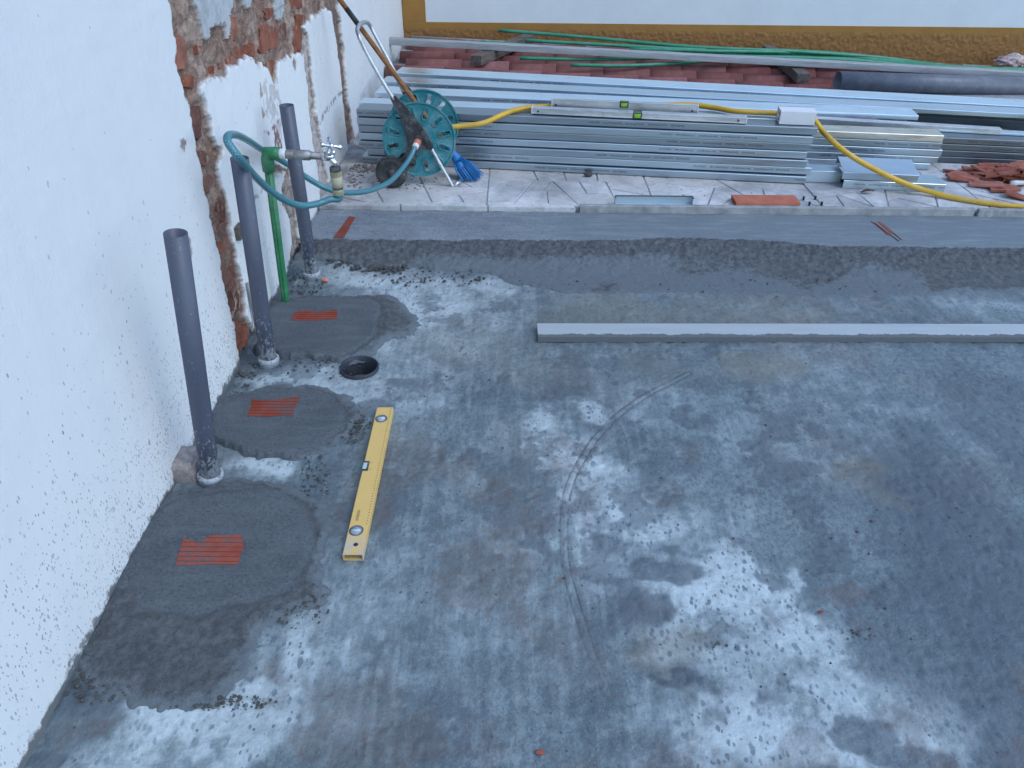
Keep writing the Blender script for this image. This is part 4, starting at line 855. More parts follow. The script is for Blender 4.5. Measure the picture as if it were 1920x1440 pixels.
# ------------------------------------------------------------------ floor drain
dr = empty('floor_drain', DRAIN); tag(dr, 'open round grey drain pipe end set in the slab', 'drain')
lathe('drain_pipe', [(DR - .005, -.26), (DR, -.26), (DR + .0005, .011), (DR - .002, .0135), (DR - .0055, .011), (DR - .0055, -.26)], simple('drain_pvc', (0.020, 0.026, 0.040), (0.014, 0.018, 0.028), 16, .5, dust=.04), dr, Matrix.Translation(DRAIN), 56, False)
bm = bmesh.new(); lathe_bm(bm, [(DR - .006, -.20), (.002, -.20)], Matrix.Translation(DRAIN), 40, False); link('drain_bottom', frombm('drain_bottom', bm), M_PVC_IN, dr)
for s_ in (-1, 1):
    lathe('drain_inlet', [(.022, -.03), (.026, -.03), (.026, .0), (.022, .0), (.022, -.03)], M_BLACK, dr, Matrix.Translation(DRAIN + Vector((s_ * .029, .028, -.165))), 24, False)
# ------------------------------------------------------------------ riser with tap
def build_tap():
    B = onz(536, 570); T = ony(501, 296, B.y); root = empty('tap_riser', B); tag(root, 'green plastic water riser with chrome tap on a grey extension', 'tap')
    tube('riser_pipe', [B - Vector((0, 0, .03)), B, B.lerp(T, .5), T], .0148, M_GREEN, root, 24)
    d = (T - B).normalized()
    for a in (-.55, .25): 
        off = Vector((math.sin(a) * .0148, -math.cos(a) * .0148, 0)); tube('print_line', [B + off + d * .02, T + off - d * .02], .0008, M_STRIPE, root, 5)
    E = ony(501, 287, B.y); q = ony(612, 293, B.y - .02); ax = (q - E).normalized()
    tube('elbow', [T - d * .045, T - d * .004, E + Vector((.004, 0, .002)), E + ax * .022, E + ax * .045], [.0205, .0212, .0225, .0215, .0215], M_GREEN, root, 24)
    lathe('adapter', [(.0165, .043), (.0175, .046), (.0175, .062), (.014, .066)], M_WHITE_PL, root, axis_mtx(E, ax), 24)
    Lx = (q - E).length
    lathe('nipple', [(.0135, .060), (.0155, .068), (.0155, .092), (.0138, .096)], M_NIPPLE, root, axis_mtx(E, ax), 18)
    lathe('extension', [(.0140, .092), (.0168, .096), (.0170, Lx - .058), (.0145, Lx - .055), (.0125, Lx - .05), (.0125, Lx - .005)], M_NIPPLE, root, axis_mtx(E, ax), 22)
    Tq = q + ax * .004
    body = lathe('tap_body', [(.010, -.018), (.0145, -.016), (.0150, .006), (.0120, .016), (.008, .022)], M_CHROME, root, axis_mtx(Tq, ax), 20)
    bon = Vector((.42, -.25, .85)).normalized()
    lathe('bonnet', [(.0105, -.01), (.0115, .012), (.0135, .014), (.0135, .024), (.008, .027), (.0065, .042)], M_CHROME, root, axis_mtx(Tq, bon), 18)
    tube('spout', [Tq, Tq + ax * .012 - Vector((0, 0, .006)), Tq + ax * .020 - Vector((0, 0, .02)), Tq + ax * .021 - Vector((0, 0, .04))], [.0115, .0115, .0105, .010], M_CHROME, root, 16)
    h = Tq + bon * .044; e1 = bon.cross(Vector((0, 1, 0))).normalized(); e2 = bon.cross(e1)
    bm = bmesh.new(); lathe_bm(bm, [(.0075, -.006), (.009, 0), (.0075, .006), (.003, .009)], axis_mtx(h, bon), 14)
    for k in range(4):
        a = k * math.pi / 2 + .5; dd = e1 * math.cos(a) + e2 * math.sin(a)
        tube_bm(bm, [h, h + dd * .014, h + dd * .022, h + dd * .028, h + dd * .0345, h + dd * .039], [.0056, .0052, .0056, .0088, .0078, .002], 12)
    link('cross_handle', frombm('cross_handle', bm), M_CHROME, root)
    S = Tq + ax * .021 - Vector((0, 0, .036)); dn = axis_mtx(S, (0, 0, -1))
    cp = lathe('hose_coupling', [(.0150, .006), (.0150, .030), (.0190, .031), (.0192, .066), (.0175, .067), (.0175, .074), (.0185, .075), (.0165, .094), (.013, .097)], M_BEIGE, root, dn, 24)
    bm = bmesh.new(); lathe_bm(bm, [(.0165, -.002), (.0188, 0), (.0188, .012), (.016, .014)], dn, 24); link('gasket_ring', frombm('gasket_ring', bm), M_RUBBER, cp)
    bm = bmesh.new()
    for k in range(22):
        a = 2 * math.pi * k / 22
        for z_, r_ in ((.020, .0185), (.085, .0180)):
            p = dn @ Vector((r_ * math.cos(a), r_ * math.sin(a), z_)); bmesh.ops.create_cube(bm, size=1, matrix=Matrix.Translation(p) @ Matrix.Rotation(-a, 4, 'Z') @ Matrix.Diagonal((.002, .0028, .016, 1)))
    link('grip_ribs', frombm('grip_ribs', bm), M_BEIGE, cp)['kind'] = 'stuff'
    lathe('release_band', [(.0181, .0665), (.0181, .0742)], M_BLACK, cp, dn, 24, False)
    return dn @ Vector((0, 0, .097))
HOSE0 = build_tap()

def uv_tube(name, pts, r, mat, seg=14):
    me = bpy.data.meshes.new(name); bm = bmesh.new(); tube_bm(bm, pts, r, seg); uv = bm.loops.layers.uv.new('UVMap')
    acc = [0]
    for a, b in zip(pts[:-1], pts[1:]): acc.append(acc[-1] + (b - a).length)
    n = len(pts); fs = [f for f in bm.faces if len(f.verts) == 4]
    for fi, f in enumerate(fs):
        i = fi // seg; k = fi % seg; cs = [(acc[i], k / seg), (acc[i], (k + 1) / seg), (acc[i + 1], (k + 1) / seg), (acc[i + 1], k / seg)]
        for lp, c in zip(f.loops, cs): lp[uv].uv = c
    bm.to_mesh(me); bm.free(); return link(name, me, mat)
HUB = ony(781, 268, 3.545)
hp = [HOSE0 + Vector((0, 0, .012)), HOSE0 - Vector((0, 0, .012))] + [ony(*p) for p in [(618, 374, 2.485), (595, 382, 2.46), (560, 385, 2.40), (520, 367, 2.31), (482, 335, 2.20), (452, 300, 2.055), (433, 276, 2.045), (426, 262, 2.06), (431, 253, 2.11), (446, 254, 2.24), (466, 264, 2.42), (490, 280, 2.60), (520, 297, 2.80), (550, 315, 2.87), (580, 336, 2.86), (610, 352, 2.86), (645, 361, 2.92), (690, 358, 3.08), (730, 341, 3.27), (756, 314, 3.42), (772, 290, 3.50)]] + [HUB + Vector((-.006, -.012, -.010)), HUB + Vector((0, .008, 0))]
o = uv_tube('garden_hose', catmull(hp, 8), .0112, M_HOSE, 14); tag(o, 'teal braided garden hose looping from the tap to the reel', 'hose')

# ------------------------------------------------------------------ hose reel
def disc_mesh(R, holes=12):
    nA = holes * 16; radii = [.0, .05] + [.05 + .0042 * k for k in range(1, 26)] + [R - .012, R - .006, R]
    radii = [r for r in radii if r <= R]; bm = bmesh.new(); rings = []
    for r_ in radii[1:]: rings.append([bm.verts.new((r_ * math.cos(2 * math.pi * k / nA), 0, r_ * math.sin(2 * math.pi * k / nA))) for k in range(nA)])
    lo, hi, hw = .096, .152, .0100
    def inhole(x, z):
        rr = math.hypot(x, z); a = math.atan2(z, x); st = 2 * math.pi / holes; da = (a / st - round(a / st)) * st; t = rr * math.sin(da); q = rr * math.cos(da)
        qq = min(max(q, lo + hw), hi - hw); return math.hypot(q - qq, t) < hw
    cvt = bm.verts.new((0, 0, 0))
    for k in range(nA): bm.faces.new((cvt, rings[0][k], rings[0][(k + 1) % nA]))
    for i in range(len(rings) - 1):
        for k in range(nA):
            q = (rings[i][k], rings[i + 1][k], rings[i + 1][(k + 1) % nA], rings[i][(k + 1) % nA]); c = sum((v.co for v in q), Vector()) / 4
            if not inhole(c.x, c.z): bm.faces.new(q)
    # dished face with a rim and raised lips round the slots
    for v in bm.verts:
        rr = math.hypot(v.co.x, v.co.z)
        if rr > R - .008: v.co.y -= .006
        a = math.atan2(v.co.z, v.co.x); st = 2 * math.pi / holes; da = (a / st - round(a / st)) * st; t = rr * math.sin(da); q = rr * math.cos(da); qq = min(max(q, lo + hw), hi - hw); dd = math.hypot(q - qq, t)
        if dd < hw + .0055: v.co.y -= .004
    bmesh.ops.recalc_face_normals(bm, faces=bm.faces); bmesh.ops.solidify(bm, geom=list(bm.faces), thickness=.004)
    return frombm('side_disc', bm)
def build_reel():
    yf, yb = 3.60, 3.83; root = empty('hose_reel', (-.44, 3.7, ZP)); tag(root, 'turquoise wheeled hose reel with black frame beside the metal stack', 'hose reel')
    c = ony(786, 262, yf); R = .172; me = disc_mesh(R); me.materials.append(M_TEAL)
    for y_ in (yf, yb):
        o = bpy.data.objects.new('side_disc', me); C.objects.link(o); o.parent = root; o.matrix_parent_inverse = Matrix.Translation(-root.location)
        o.location = (c.x, y_, c.z); o.rotation_euler = (-.05, random.uniform(0, .3), 0)
    lathe('drum', [(.062, 0), (.062, yb - yf)], M_TEAL, root, axis_mtx((c.x, yf, c.z), (0, 1, 0)), 30)
    # frame plates
    for y_, d_ in ((yf - .028, 0), (yb + .014, 1)):
        sh = (y_ - (yf - .028)); mt = Matrix(((1, 0, 0, 0), (0, 0, 1, y_), (0, 1, 0, 0), (0, 0, 0, 1)))
        g_ = lambda L: [(p.x, p.z) for p in (ony(x, y, yf - .028) for x, y in L)]
        o = prism('frame_plate', g_([(731, 183), (741, 180), (752, 191), (772, 214), (792, 239), (801, 255), (812, 274), (806, 280), (786, 281), (779, 290), (769, 302), (763, 292), (764, 268), (757, 240), (748, 214), (741, 205)]), 0, .013, M_BLACK, root, mt, .002)
        prism('plate_rib', g_([(786, 244), (791, 243), (812, 276), (805, 281)]), -.007, -.001, M_BLACK, o, mt, .002)
        prism('wheel_arm', g_([(769, 278), (784, 284), (783, 294), (762, 322), (754, 330), (738, 318), (742, 308)]), .001, .011, M_BLACK, root, mt, .002)
    lathe('axle_boss', [(.030, 0), (.030, .02), (.022, .026)], M_BLACK, root, axis_mtx((HUB.x, yf - .005, HUB.z), (0, -1, 0)), 22)
    lathe('inlet_nut', [(.0165, .0), (.0175, .004), (.0175, .022), (.014, .026)], M_ORANGE_PL, root, axis_mtx(HUB + Vector((.004, .016, .002)), (-.15, -1, -.35)), 20)
    lathe('inlet_collar', [(.0140, .022), (.0150, .024), (.0150, .040), (.0125, .044)], M_WHITE_PL, root, axis_mtx(HUB + Vector((.004, .016, .002)), (-.25, -1, -.45)), 20)
    # push handle: bent tube
    f_ = [ony(*p, yf - .02) for p in [(739, 187), (722, 160), (700, 122), (682, 88), (673, 68)]]; k_ = [ony(*p, yb + .02) for p in [(695, 50), (709, 76), (728, 112), (752, 160), (757, 172)]]
    top = [ony(670, 56, yf + .02), ony(674, 47, yf + .07), ony(682, 42, yb - .06), ony(689, 43, yb - .01)]
    tube('push_handle', catmull(f_ + top + k_, 6), .0095, M_TUBE, root, 14)
    # stand
    a_ = [ony(*p, yf - .02) for p in [(809, 279), (822, 302), (838, 330), (850, 350)]]
    foot = [Vector((a_[-1].x + .018, yf - .018, ZP + .012)), Vector((a_[-1].x + .032, yf + .02, ZP + .0098)), Vector((a_[-1].x + .034, (yf + yb) / 2, ZP + .0098)), Vector((a_[-1].x + .032, yb - .01, ZP + .0098)), Vector((a_[-1].x + .018, yb + .02, ZP + .012))]
    b_ = [Vector((p.x, yb + .02, p.z)) for p in a_[::-1]]
    tube('stand', catmull(a_ + foot + b_, 6), .0092, M_TUBE, root, 14)
    # wheels
    for y_ in (yf - .045, yb + .03):
        wc = Vector((ony(734, 337, yf - .06).x, y_, ZP + .074)); t_ = lathe('wheel', [(.018, -.018), (.040, -.016), (.046, -.019), (.060, -.021), (.069, -.017), (.0705, .0), (.069, .017), (.060, .021), (.046, .019), (.040, .016), (.018, .018)], M_RUBBER, root, axis_mtx(wc, (0, 1, 0)), 40)
        bm = bmesh.new()
        for k in range(34):
            a = 2 * math.pi * k / 34
            for q in (-.010, .010):
                bmesh.ops.create_cube(bm, size=1, matrix=Matrix.Translation(wc) @ Matrix.Rotation(a, 4, 'Y') @ Matrix.Translation((.0705, q, 0)) @ Matrix.Diagonal((.008, .017, .006, 1)))
        link('tread', frombm('tread', bm), M_RUBBER, t_); lathe('wheel_cap', [(.020, .015), (.018, .023), (.004, .025)], M_BLACK, t_, axis_mtx(wc, (0, -1, 0)), 20)
    tube('wheel_axle', [(wc.x, yf - .05, wc.z), (wc.x, yb + .04, wc.z)], .006, M_TUBE, root, 10)
    p = ony(762, 322, yf - .02); return yf, yb, c
RYF, RYB, RC = build_reel()

# ------------------------------------------------------------------ broom leaning between the discs and the wall
def build_broom():
    B = ony(856, 297, 3.70); T = ony(640, 3, 3.86); d = (T - B).normalized(); end = T + d * .42
    root = empty('broom', (B.x, B.y, ZP)); tag(root, 'broom with brown wooden handle and blue bristles leaning through the hose reel', 'broom')
    t_hit = (XW + .012 - B.x) / d.x; end = B + d * min(t_hit, (end - B).length)
    tube('handle', [B - d * .0, B.lerp(end, .3), B.lerp(end, .6), end], .0118, M_WOODH, root, 16)
    m0 = ony(661, 34, 3.855); tube('paper_band', [B + d * ((m0 - B).length - .055), B + d * ((m0 - B).length + .045)], .0121, M_INK, root, 16)
    tip = onz(888, 362, ZP + .006); ax = (Vector((tip.x, tip.y + .06, tip.z)) - B).normalized()
    lathe('socket', [(.013, -.07), (.0165, -.06), (.0185, -.03), (.024, -.005), (.022, .012)], M_BLUE, root, axis_mtx(B, -d), 18)
    bm = bmesh.new(); r = random.Random(4); base = B; tipc = ony(886, 350, 3.66); dn = (tipc - B).normalized(); Lb = (tipc - B).length
    side = Vector((.80, -.05, .45)); side = (side - dn * side.dot(dn)).normalized(); dep = dn.cross(side)
    for k in range(120):
        u = (k % 15) / 7.0 - 1 + r.uniform(-.04, .04); v_ = r.uniform(-1, 1); L = Lb * (r.uniform(.92, 1.14) - .20 * u)
        s0 = base + side * u * .016 + dep * v_ * .014; e0 = base + dn * L + side * u * .072 + dep * v_ * .030
        if e0.z < ZP + .004: e0.z = ZP + .004 + r.random() * .006
        mdl = s0.lerp(e0, .5) + side * u * .010; tube_bm(bm, [s0, mdl, e0], [.0030, .0026, .0014], 4)
    link('bristles', frombm('bristles', bm), M_BLUE, root)
    lathe('lashing', [(.024, .02), (.0262, .030), (.0270, .045), (.025, .055)], M_BLUE, root, axis_mtx(B, dn), 18)
build_broom()

# ------------------------------------------------------------------ metal channels
def channel_me(name, L, w_, h, t=.0016, lip=.010):
    """C section: web towards -y, flanges top and bottom, rolled corners"""
    r = .0035
    def arc(cx, cz, a0, a1, rr): return [(cx + rr * math.cos(math.radians(a0 + (a1 - a0) * k / 3)), cz + rr * math.sin(math.radians(a0 + (a1 - a0) * k / 3))) for k in range(4)]
    out = [(w_, -lip)] + [(w_, -.0005)] + [(w_ - .0005, 0)] + arc(r, -r, 90, 180, r) + arc(r, -h + r, 180, 270, r) + [(w_ - .0005, -h), (w_, -h + .0005), (w_, -h + lip)]
    inn = [(w_ - t, -h + lip), (w_ - t, -h + t), (t + .002, -h + t), (t, -h + t + .002), (t, -t - .002), (t + .002, -t), (w_ - t, -t), (w_ - t, -lip)]
    sec = out + inn; n = len(sec)
    v = [(0, y, z) for y, z in sec] + [(L, y, z) for y, z in sec]; f = [(i, (i + 1) % n, n + (i + 1) % n, n + i) for i in range(n)] + [tuple(range(n))[::-1], tuple(range(n, 2 * n))]
    me = pyd(name, v, f); bm = bmesh.new(); bm.from_mesh(me); bmesh.ops.recalc_face_normals(bm, faces=bm.faces); bm.to_mesh(me); bm.free(); return me
def hat_me(name, L, w_, h, t=.0018, lip=.024):
    sec = [(0, -lip), (0, -.003), (.0009, -.0009), (.003, 0), (w_ - .002, 0), (w_, -.002), (w_, -h), (w_ - t, -h), (w_ - t, -t), (t, -t), (t, -lip)]; n = len(sec)
    me = pyd(name, [(0, a, b) for a, b in sec] + [(L, a, b) for a, b in sec], [(i, (i + 1) % n, n + (i + 1) % n, n + i) for i in range(n)] + [tuple(range(n))[::-1], tuple(range(n, 2 * n))])
    bm = bmesh.new(); bm.from_mesh(me); bmesh.ops.recalc_face_normals(bm, faces=bm.faces); bm.to_mesh(me); bm.free(); return me
def channel(P0, P1, w_, h, mat, label, group, name='steel_channel', tilt=0.0, open_front=False):
    d = P1 - P0; L = d.length; x = d / L; y = Vector((0, 0, 1)).cross(x).normalized(); z = x.cross(y)
    me = channel_me(name, L, w_, h, .0016, .010) if not open_front else hat_me(name, L, w_, h)
    o = link(name, me, mat)
    m = Matrix((x, y, z)).transposed().to_4x4(); m.translation = P0; o.matrix_world = m @ Matrix.Rotation(tilt, 4, 'X')
    tag(o, label, 'channel', group); return o
ORD = ['top', 'second', 'third', 'fourth', 'fifth', 'sixth', 'bottom']
A0 = onz(679, 305, ZP); A1 = onz(1511, 344, ZP); fd = (A1 - A0).normalized(); fn = Vector((-fd.y, fd.x, 0))
HS = .0386; top_z = ZP + 7 * HS
for k in range(7):
    zt_ = ZP + (7 - k) * HS; jit = random.uniform(-.006, .004); lx = [667, 669, 671, 672, 673, 688, 680][k]; rx = [1535, 1525, 1521, 1515, 1514, 1523, 1511][k]
    yy = 200 + 15 * k
    p0 = onplane(lx, yy, A0, fn); p1 = onplane(rx, 239 + 15 * k, A0, fn); p0.z = p1.z = zt_ - .0004; off = fn * (jit * .4 + [.004, -.008, .002, .004, -.009, .003, -.006][k])
    channel(p0 + off, p1 + off + fn * random.uniform(-.007, .005) - Vector((0, 0, random.uniform(0, .0012))), .115, HS - .0036, random.choice(M_GALV[1:]), '%s galvanised channel of the long front stack behind the hose reel' % ORD[k], 'channels in the front stack')
# second column of the front stack, just behind
for k in range(7):
    zt_ = ZP + (7 - k) * HS; p0 = A0 + fn * .125 + fd * random.uniform(-.03, .02); p1 = A1 + fn * .125 - fd * random.uniform(.02, .10); p0.z = p1.z = zt_ - .001
    if k == 0: channel(p0, p1, .10, HS - .0012, M_GALV[0], 'galvanised channel lying level behind the top of the front stack', 'channels in the front stack')
# middle stack (its right end shows past the front stack)
mB = onz(1744, 320, ZP)
ends = [1773, 1769, 1769, 1761, 1744]; HM = .036
for k in range(5):
    zt_ = ZP + (5 - k) * HM; p1 = onplane(ends[k], [247, 262, 277, 292, 307][k], mB, fn); p1.z = zt_ - .0005; p0 = p1 - fd * (1.55 if k else .95)
    channel(p0, p1, .11, HM - .0024, M_GALV_GOLD if k == 0 else random.choice(M_GALV[1:]), ['reflection-tinted pale top channel', 'second channel from the top', 'third channel from the top', 'fourth channel from the top', 'bottom short channel'][k] + ' of the middle stack behind the white box', 'channels in the middle stack')
# third stack at the right
tB = onz(1920, 312, ZP); HT = .033
for k in range(4):
    zt_ = ZP + (4 - k) * HT; p0 = onplane(1660, 240 + 14 * k, tB, fn); p1 = p0 + fd * 1.9; p0.z = p1.z = zt_ - .0005
    channel(p0, p1, .12, HT - .0022, M_GALV_BROWN, ['top', 'second', 'third', 'bottom'][k] + ' brownish channel of the stack behind the broken brick heap', 'channels in the right stack')
# bearers carrying the long channels
zb_ = .163
for i, x in enumerate((-.45, .9, 1.9, 2.7)):
    yb1 = 5.21 - .174 * (x + .77); o = box('timber_bearer', (x - .035, x + .035, yb1 - .48, yb1 + .12, ZP, zb_ - .002), M_TIMBER, None, .004); tag(o, 'timber bearer under the long shiny channels, ' + ['nearest the house wall', 'second from the house wall', 'third from the house wall', 'farthest from the house wall'][i], 'timber', 'bearers under the channels')
HL = .087
def long_channel(a, b, w_, mat, lab, z=zb_ + HL, h=HL):
    return channel(onz(*a, z), onz(*b, z), w_, h, mat, lab, 'long shiny channels on bearers', open_front=True)
long_channel((740, 136), (1990, 203), .16, M_GALV[0], 'rearmost long shiny channel, next to the roof tiles')
long_channel((714, 152), (1990, 217), .13, M_GALV[0], 'second long shiny channel from the roof tiles')
long_channel((703, 173), (1723, 217), .15, M_GALV[0], 'front long shiny channel whose right end stops short of the frame edge')
channel(onz(1640, 212, .195), onz(1990, 230, .195), .10, .124, mat_galv('steel_shade_dark', .12, .45, .3, False), 'added dark channel standing in for the shade under the long shiny channels', 'long shiny channels on bearers')  # added channel, coloured dark to stand in for the shadow gap here
# thin aluminium bar on the stacks
def bar(name, p0, p1, w_, h, mat, lab, cat, bev=.002, tilt=0, group=None):
    d = p1 - p0; L = d.length; x = d / L; y = Vector((0, 0, 1)).cross(x).normalized(); z = x.cross(y); bm = bmesh.new(); box_bm(bm, 0, L, 0, w_, -h, 0, bev)
    o = link(name, frombm(name, bm), mat); m = Matrix((x, y, z)).transposed().to_4x4(); m.translation = p0; o.matrix_world = m @ Matrix.Rotation(tilt, 4, 'X'); tag(o, lab, cat, group); return o
zq = ZP + 4 * HT + .030
bar('aluminium_bar', onz(1290, 208, zq), onz(1880, 243, zq), .05, .028, M_ALU, 'thin scratched aluminium bar lying behind the white box', 'bar')
bar('steel_strip', onz(1760, 243, ZP + 4 * HT + .012), onz(1990, 255, ZP + 4 * HT + .012), .06, .011, M_GALV[0], 'bluish steel strip on the right stack', 'bar')
pz = .222
tube_o = tube('thin_pipe', [onz(1150, 194, pz), onz(1400, 210, pz), onz(1642, 226, pz)], .0165, M_PVC_PALE, None, 20, True, .0145); tag(tube_o, 'thin grey plastic pipe lying behind the two levels', 'pipe')

# ------------------------------------------------------------------ two aluminium spirit levels
def alu_level(a, b, w_, h, lab, vial_t):
    z = top_z + .002
    p0 = onz(*a, z); p1 = onz(*b, z); d = p1 - p0; L = d.length; x = d / L; y = Vector((0, 0, 1)).cross(x).normalized(); m = Matrix((x, y, x.cross(y))).transposed().to_4x4(); m.translation = p0
    root = empty('spirit_level', p0); tag(root, lab, 'spirit level', 'aluminium levels on the metal stack'); bm = bmesh.new()
    box_bm(bm, 0, L, 0, w_, .002, .007, .0008, 1); box_bm(bm, 0, L, 0, w_, h - .005, h, .0008, 1); box_bm(bm, .001, L - .001, .003, w_ - .003, .0068, h - .0048)
    bmesh.ops.transform(bm, matrix=m, verts=bm.verts); link('level_body', frombm('level_body', bm), M_ALU, root)
    for q in (0, L):
        bm = bmesh.new(); box_bm(bm, q - .003, q + .003, -.001, w_ + .001, .001, h + .001, .001, 1); bmesh.ops.transform(bm, matrix=m, verts=bm.verts); link('end_cap', frombm('end_cap', bm), M_WHITE_PL, root)
    bm = bmesh.new(); c = L * vial_t; box_bm(bm, c - .022, c + .022, -.0006, w_ + .0006, h - .0275, h + .0006, .001, 1); bmesh.ops.transform(bm, matrix=m, verts=bm.verts); fr = link('vial_frame', frombm('vial_frame', bm), M_BLACK, root)
    bm = bmesh.new(); tube_bm(bm, [m @ Vector((c - .016, .008, h - .0085)), m @ Vector((c + .016, .008, h - .0085))], .0095, 14); link('vial', frombm('vial', bm), M_VIAL, fr)
    bm = bmesh.new(); box_bm(bm, c - .015, c + .015, -.0016, .004, h - .023, h - .005, .0015, 1); bmesh.ops.transform(bm, matrix=m, verts=bm.verts); link('vial_window', frombm('vial_window', bm), M_VIAL, fr)
    for t in (.03, .965):
        bm = bmesh.new(); lathe_bm(bm, [(.005, -.0004), (.005, .006)], m @ axis_mtx((L * t, 0, h / 2), (0, 1, 0)), 14); link('hang_hole', frombm('hang_hole', bm), M_BLACK, root)
alu_level((997, 214), (1398, 233), .045, .029, 'front aluminium spirit level with green vial on the metal stack edge', .50)
alu_level((1034, 208), (1306, 220), .022, .058, 'rear aluminium spirit level with green vial, left of the white box', .50)

# ------------------------------------------------------------------ white box
bc = onz(1460, 233, top_z + .001); rb = empty('small_box', bc); tag(rb, 'small white cardboard box standing on the metal stack', 'box')
mb = Matrix.Translation(bc) @ Matrix.Rotation(-.10, 4, 'Z')
bm = bmesh.new(); box_bm(bm, 0, .165, 0, .085, 0, .062, .002, 2); bmesh.ops.transform(bm, matrix=mb, verts=bm.verts); link('carton', frombm('carton', bm), M_CARD, rb)
bm = bmesh.new()
for (ya, yb_, za, zb2) in ((.004, .081, .056, .0575), (.004, .081, .004, .0055), (.004, .0055, .004, .0575), (.0795, .081, .004, .0575), (.012, .06, .042, .046), (.012, .04, .036, .039), (.012, .05, .014, .019), (.012, .032, .022, .025)):
    box_bm(bm, -.0006, .001, ya, yb_, za, zb2)
box_bm(bm, .0, .165, .0832, .0856, .0605, .0626)
bmesh.ops.transform(bm, matrix=mb, verts=bm.verts); link('print', frombm('print', bm), M_INK, rb)

# ------------------------------------------------------------------ yellow hose
zt2 = top_z + .015
yh = [ony(812, 250, RYF + .10), ony(822, 243, RYF + .06), ony(836, 239, RYF + .10), ony(860, 237, 3.72), ony(905, 231, 3.74), ony(940, 216, 3.80), ony(968, 206, 3.87), onz(1000, 201, zt2), onz(1040, 200, zt2), onz(1120, 203, zt2), onz(1180, 201, zt2), onz(1235, 197, zt2), onz(1290, 196, zt2), onz(1340, 202, zt2), onz(1375, 208, zt2), onz(1430, 211, zt2), onz(1490, 214, zt2), onz(1522, 221, zt2)]
yh += [ony(1540, 243, 3.74), ony(1555, 259, 3.67), ony(1575, 277, 3.62), ony(1605, 298, 3.59), ony(1645, 320, 3.565), ony(1692, 342, 3.545)]
yh += [onz(x, y, ZP + dz) for x, y, dz in [(1745, 360, .022), (1800, 373, .0135), (1860, 382, .0135), (1920, 388, .0135), (1990, 392, .0135), (2080, 393, .0135)]]
o = tube('yellow_hose', catmull(yh, 7), .0128, M_YHOSE, None, 14); tag(o, 'yellow hose from the reel over the metal stack down to the paving', 'hose')

# ------------------------------------------------------------------ channel offcuts on the paving
def offcut(P0, P1, w_, h, mat, lab, tilt=0.0):
    d = P1 - P0; L = d.length; x = d / L; y = Vector((0, 0, 1)).cross(x).normalized(); z = x.cross(y); t = .0018
    sec = [(0, -h), (0, -.002), (.002, 0), (w_ - .002, 0), (w_, -.002), (w_, -h), (w_ - t, -h), (w_ - t, -t), (t, -t), (t, -h)]; n = len(sec)
    me = pyd('channel_offcut', [(0, a, b) for a, b in sec] + [(L, a, b) for a, b in sec], [(i, (i + 1) % n, n + (i + 1) % n, n + i) for i in range(n)] + [tuple(range(n))[::-1], tuple(range(n, 2 * n))])
    bm = bmesh.new(); bm.from_mesh(me); bmesh.ops.recalc_face_normals(bm, faces=bm.faces); bm.to_mesh(me); bm.free()
    o = link('channel_offcut', me, mat); m = Matrix((x, y, z)).transposed().to_4x4(); m.translation = P0; o.matrix_world = m @ Matrix.Rotation(tilt, 4, 'X'); tag(o, lab, 'channel', 'channel offcuts on the paving')
offcut(onz(1583, 338, ZP + .040), onz(1774, 346, ZP + .040), .13, .0395, M_GALV[1], 'lower galvanised channel offcut lying on the paving')
offcut(onz(1582, 323, ZP + .079), onz(1724, 329, ZP + .079), .15, .036, M_SHEET, 'upper galvanised channel offcut tilted on top of another', .20)
offcut(onz(1513, 320, ZP + .058), onz(1580, 322, ZP + .058), .10, .056, M_SHEET, 'short galvanised offcut against the end of the front stack')

# metal tray behind the edging
tr = onz(1150, 382, ZP); tx0 = onz(1150, 378, ZP).x; tx1 = onz(1293, 378, ZP).x
ty0 = onz(1215, 387, ZP + .014).y + .028; ty1 = onz(1215, 368, ZP + .040).y
t = .002; z0 = ZP + .003; z1 = ZP + .040; zf = ZP + .012
trr = empty('metal_tray', ((tx0 + tx1) / 2, (ty0 + ty1) / 2, ZP)); tag(trr, 'shallow open galvanised tray on the paving behind the edging', 'tray')
box('base_plate', (tx0, tx1, ty0, ty1, z0, z0 + t), M_GALV[0], trr)
for b in ((tx0, tx1, ty0, ty0 + t, z0 + t, zf), (tx0, tx1, ty1 - t, ty1, z0 + t, z1), (tx0, tx0 + t, ty0 + t, ty1 - t, z0 + t, z1), (tx1 - t, tx1, ty0 + t, ty1 - t, z0 + t, z1)): box('side_wall', b, M_SHEET, trr)
for b in ((tx0, tx1, ty1 - .004, ty1 + .002, z1, z1 + .004), (tx0 - .002, tx0 + .004, ty0, ty1 - .005, z1, z1 + .004), (tx1 - .004, tx1 + .002, ty0, ty1 - .005, z1, z1 + .004)): box('rim', b, M_GALV_BROWN, trr)
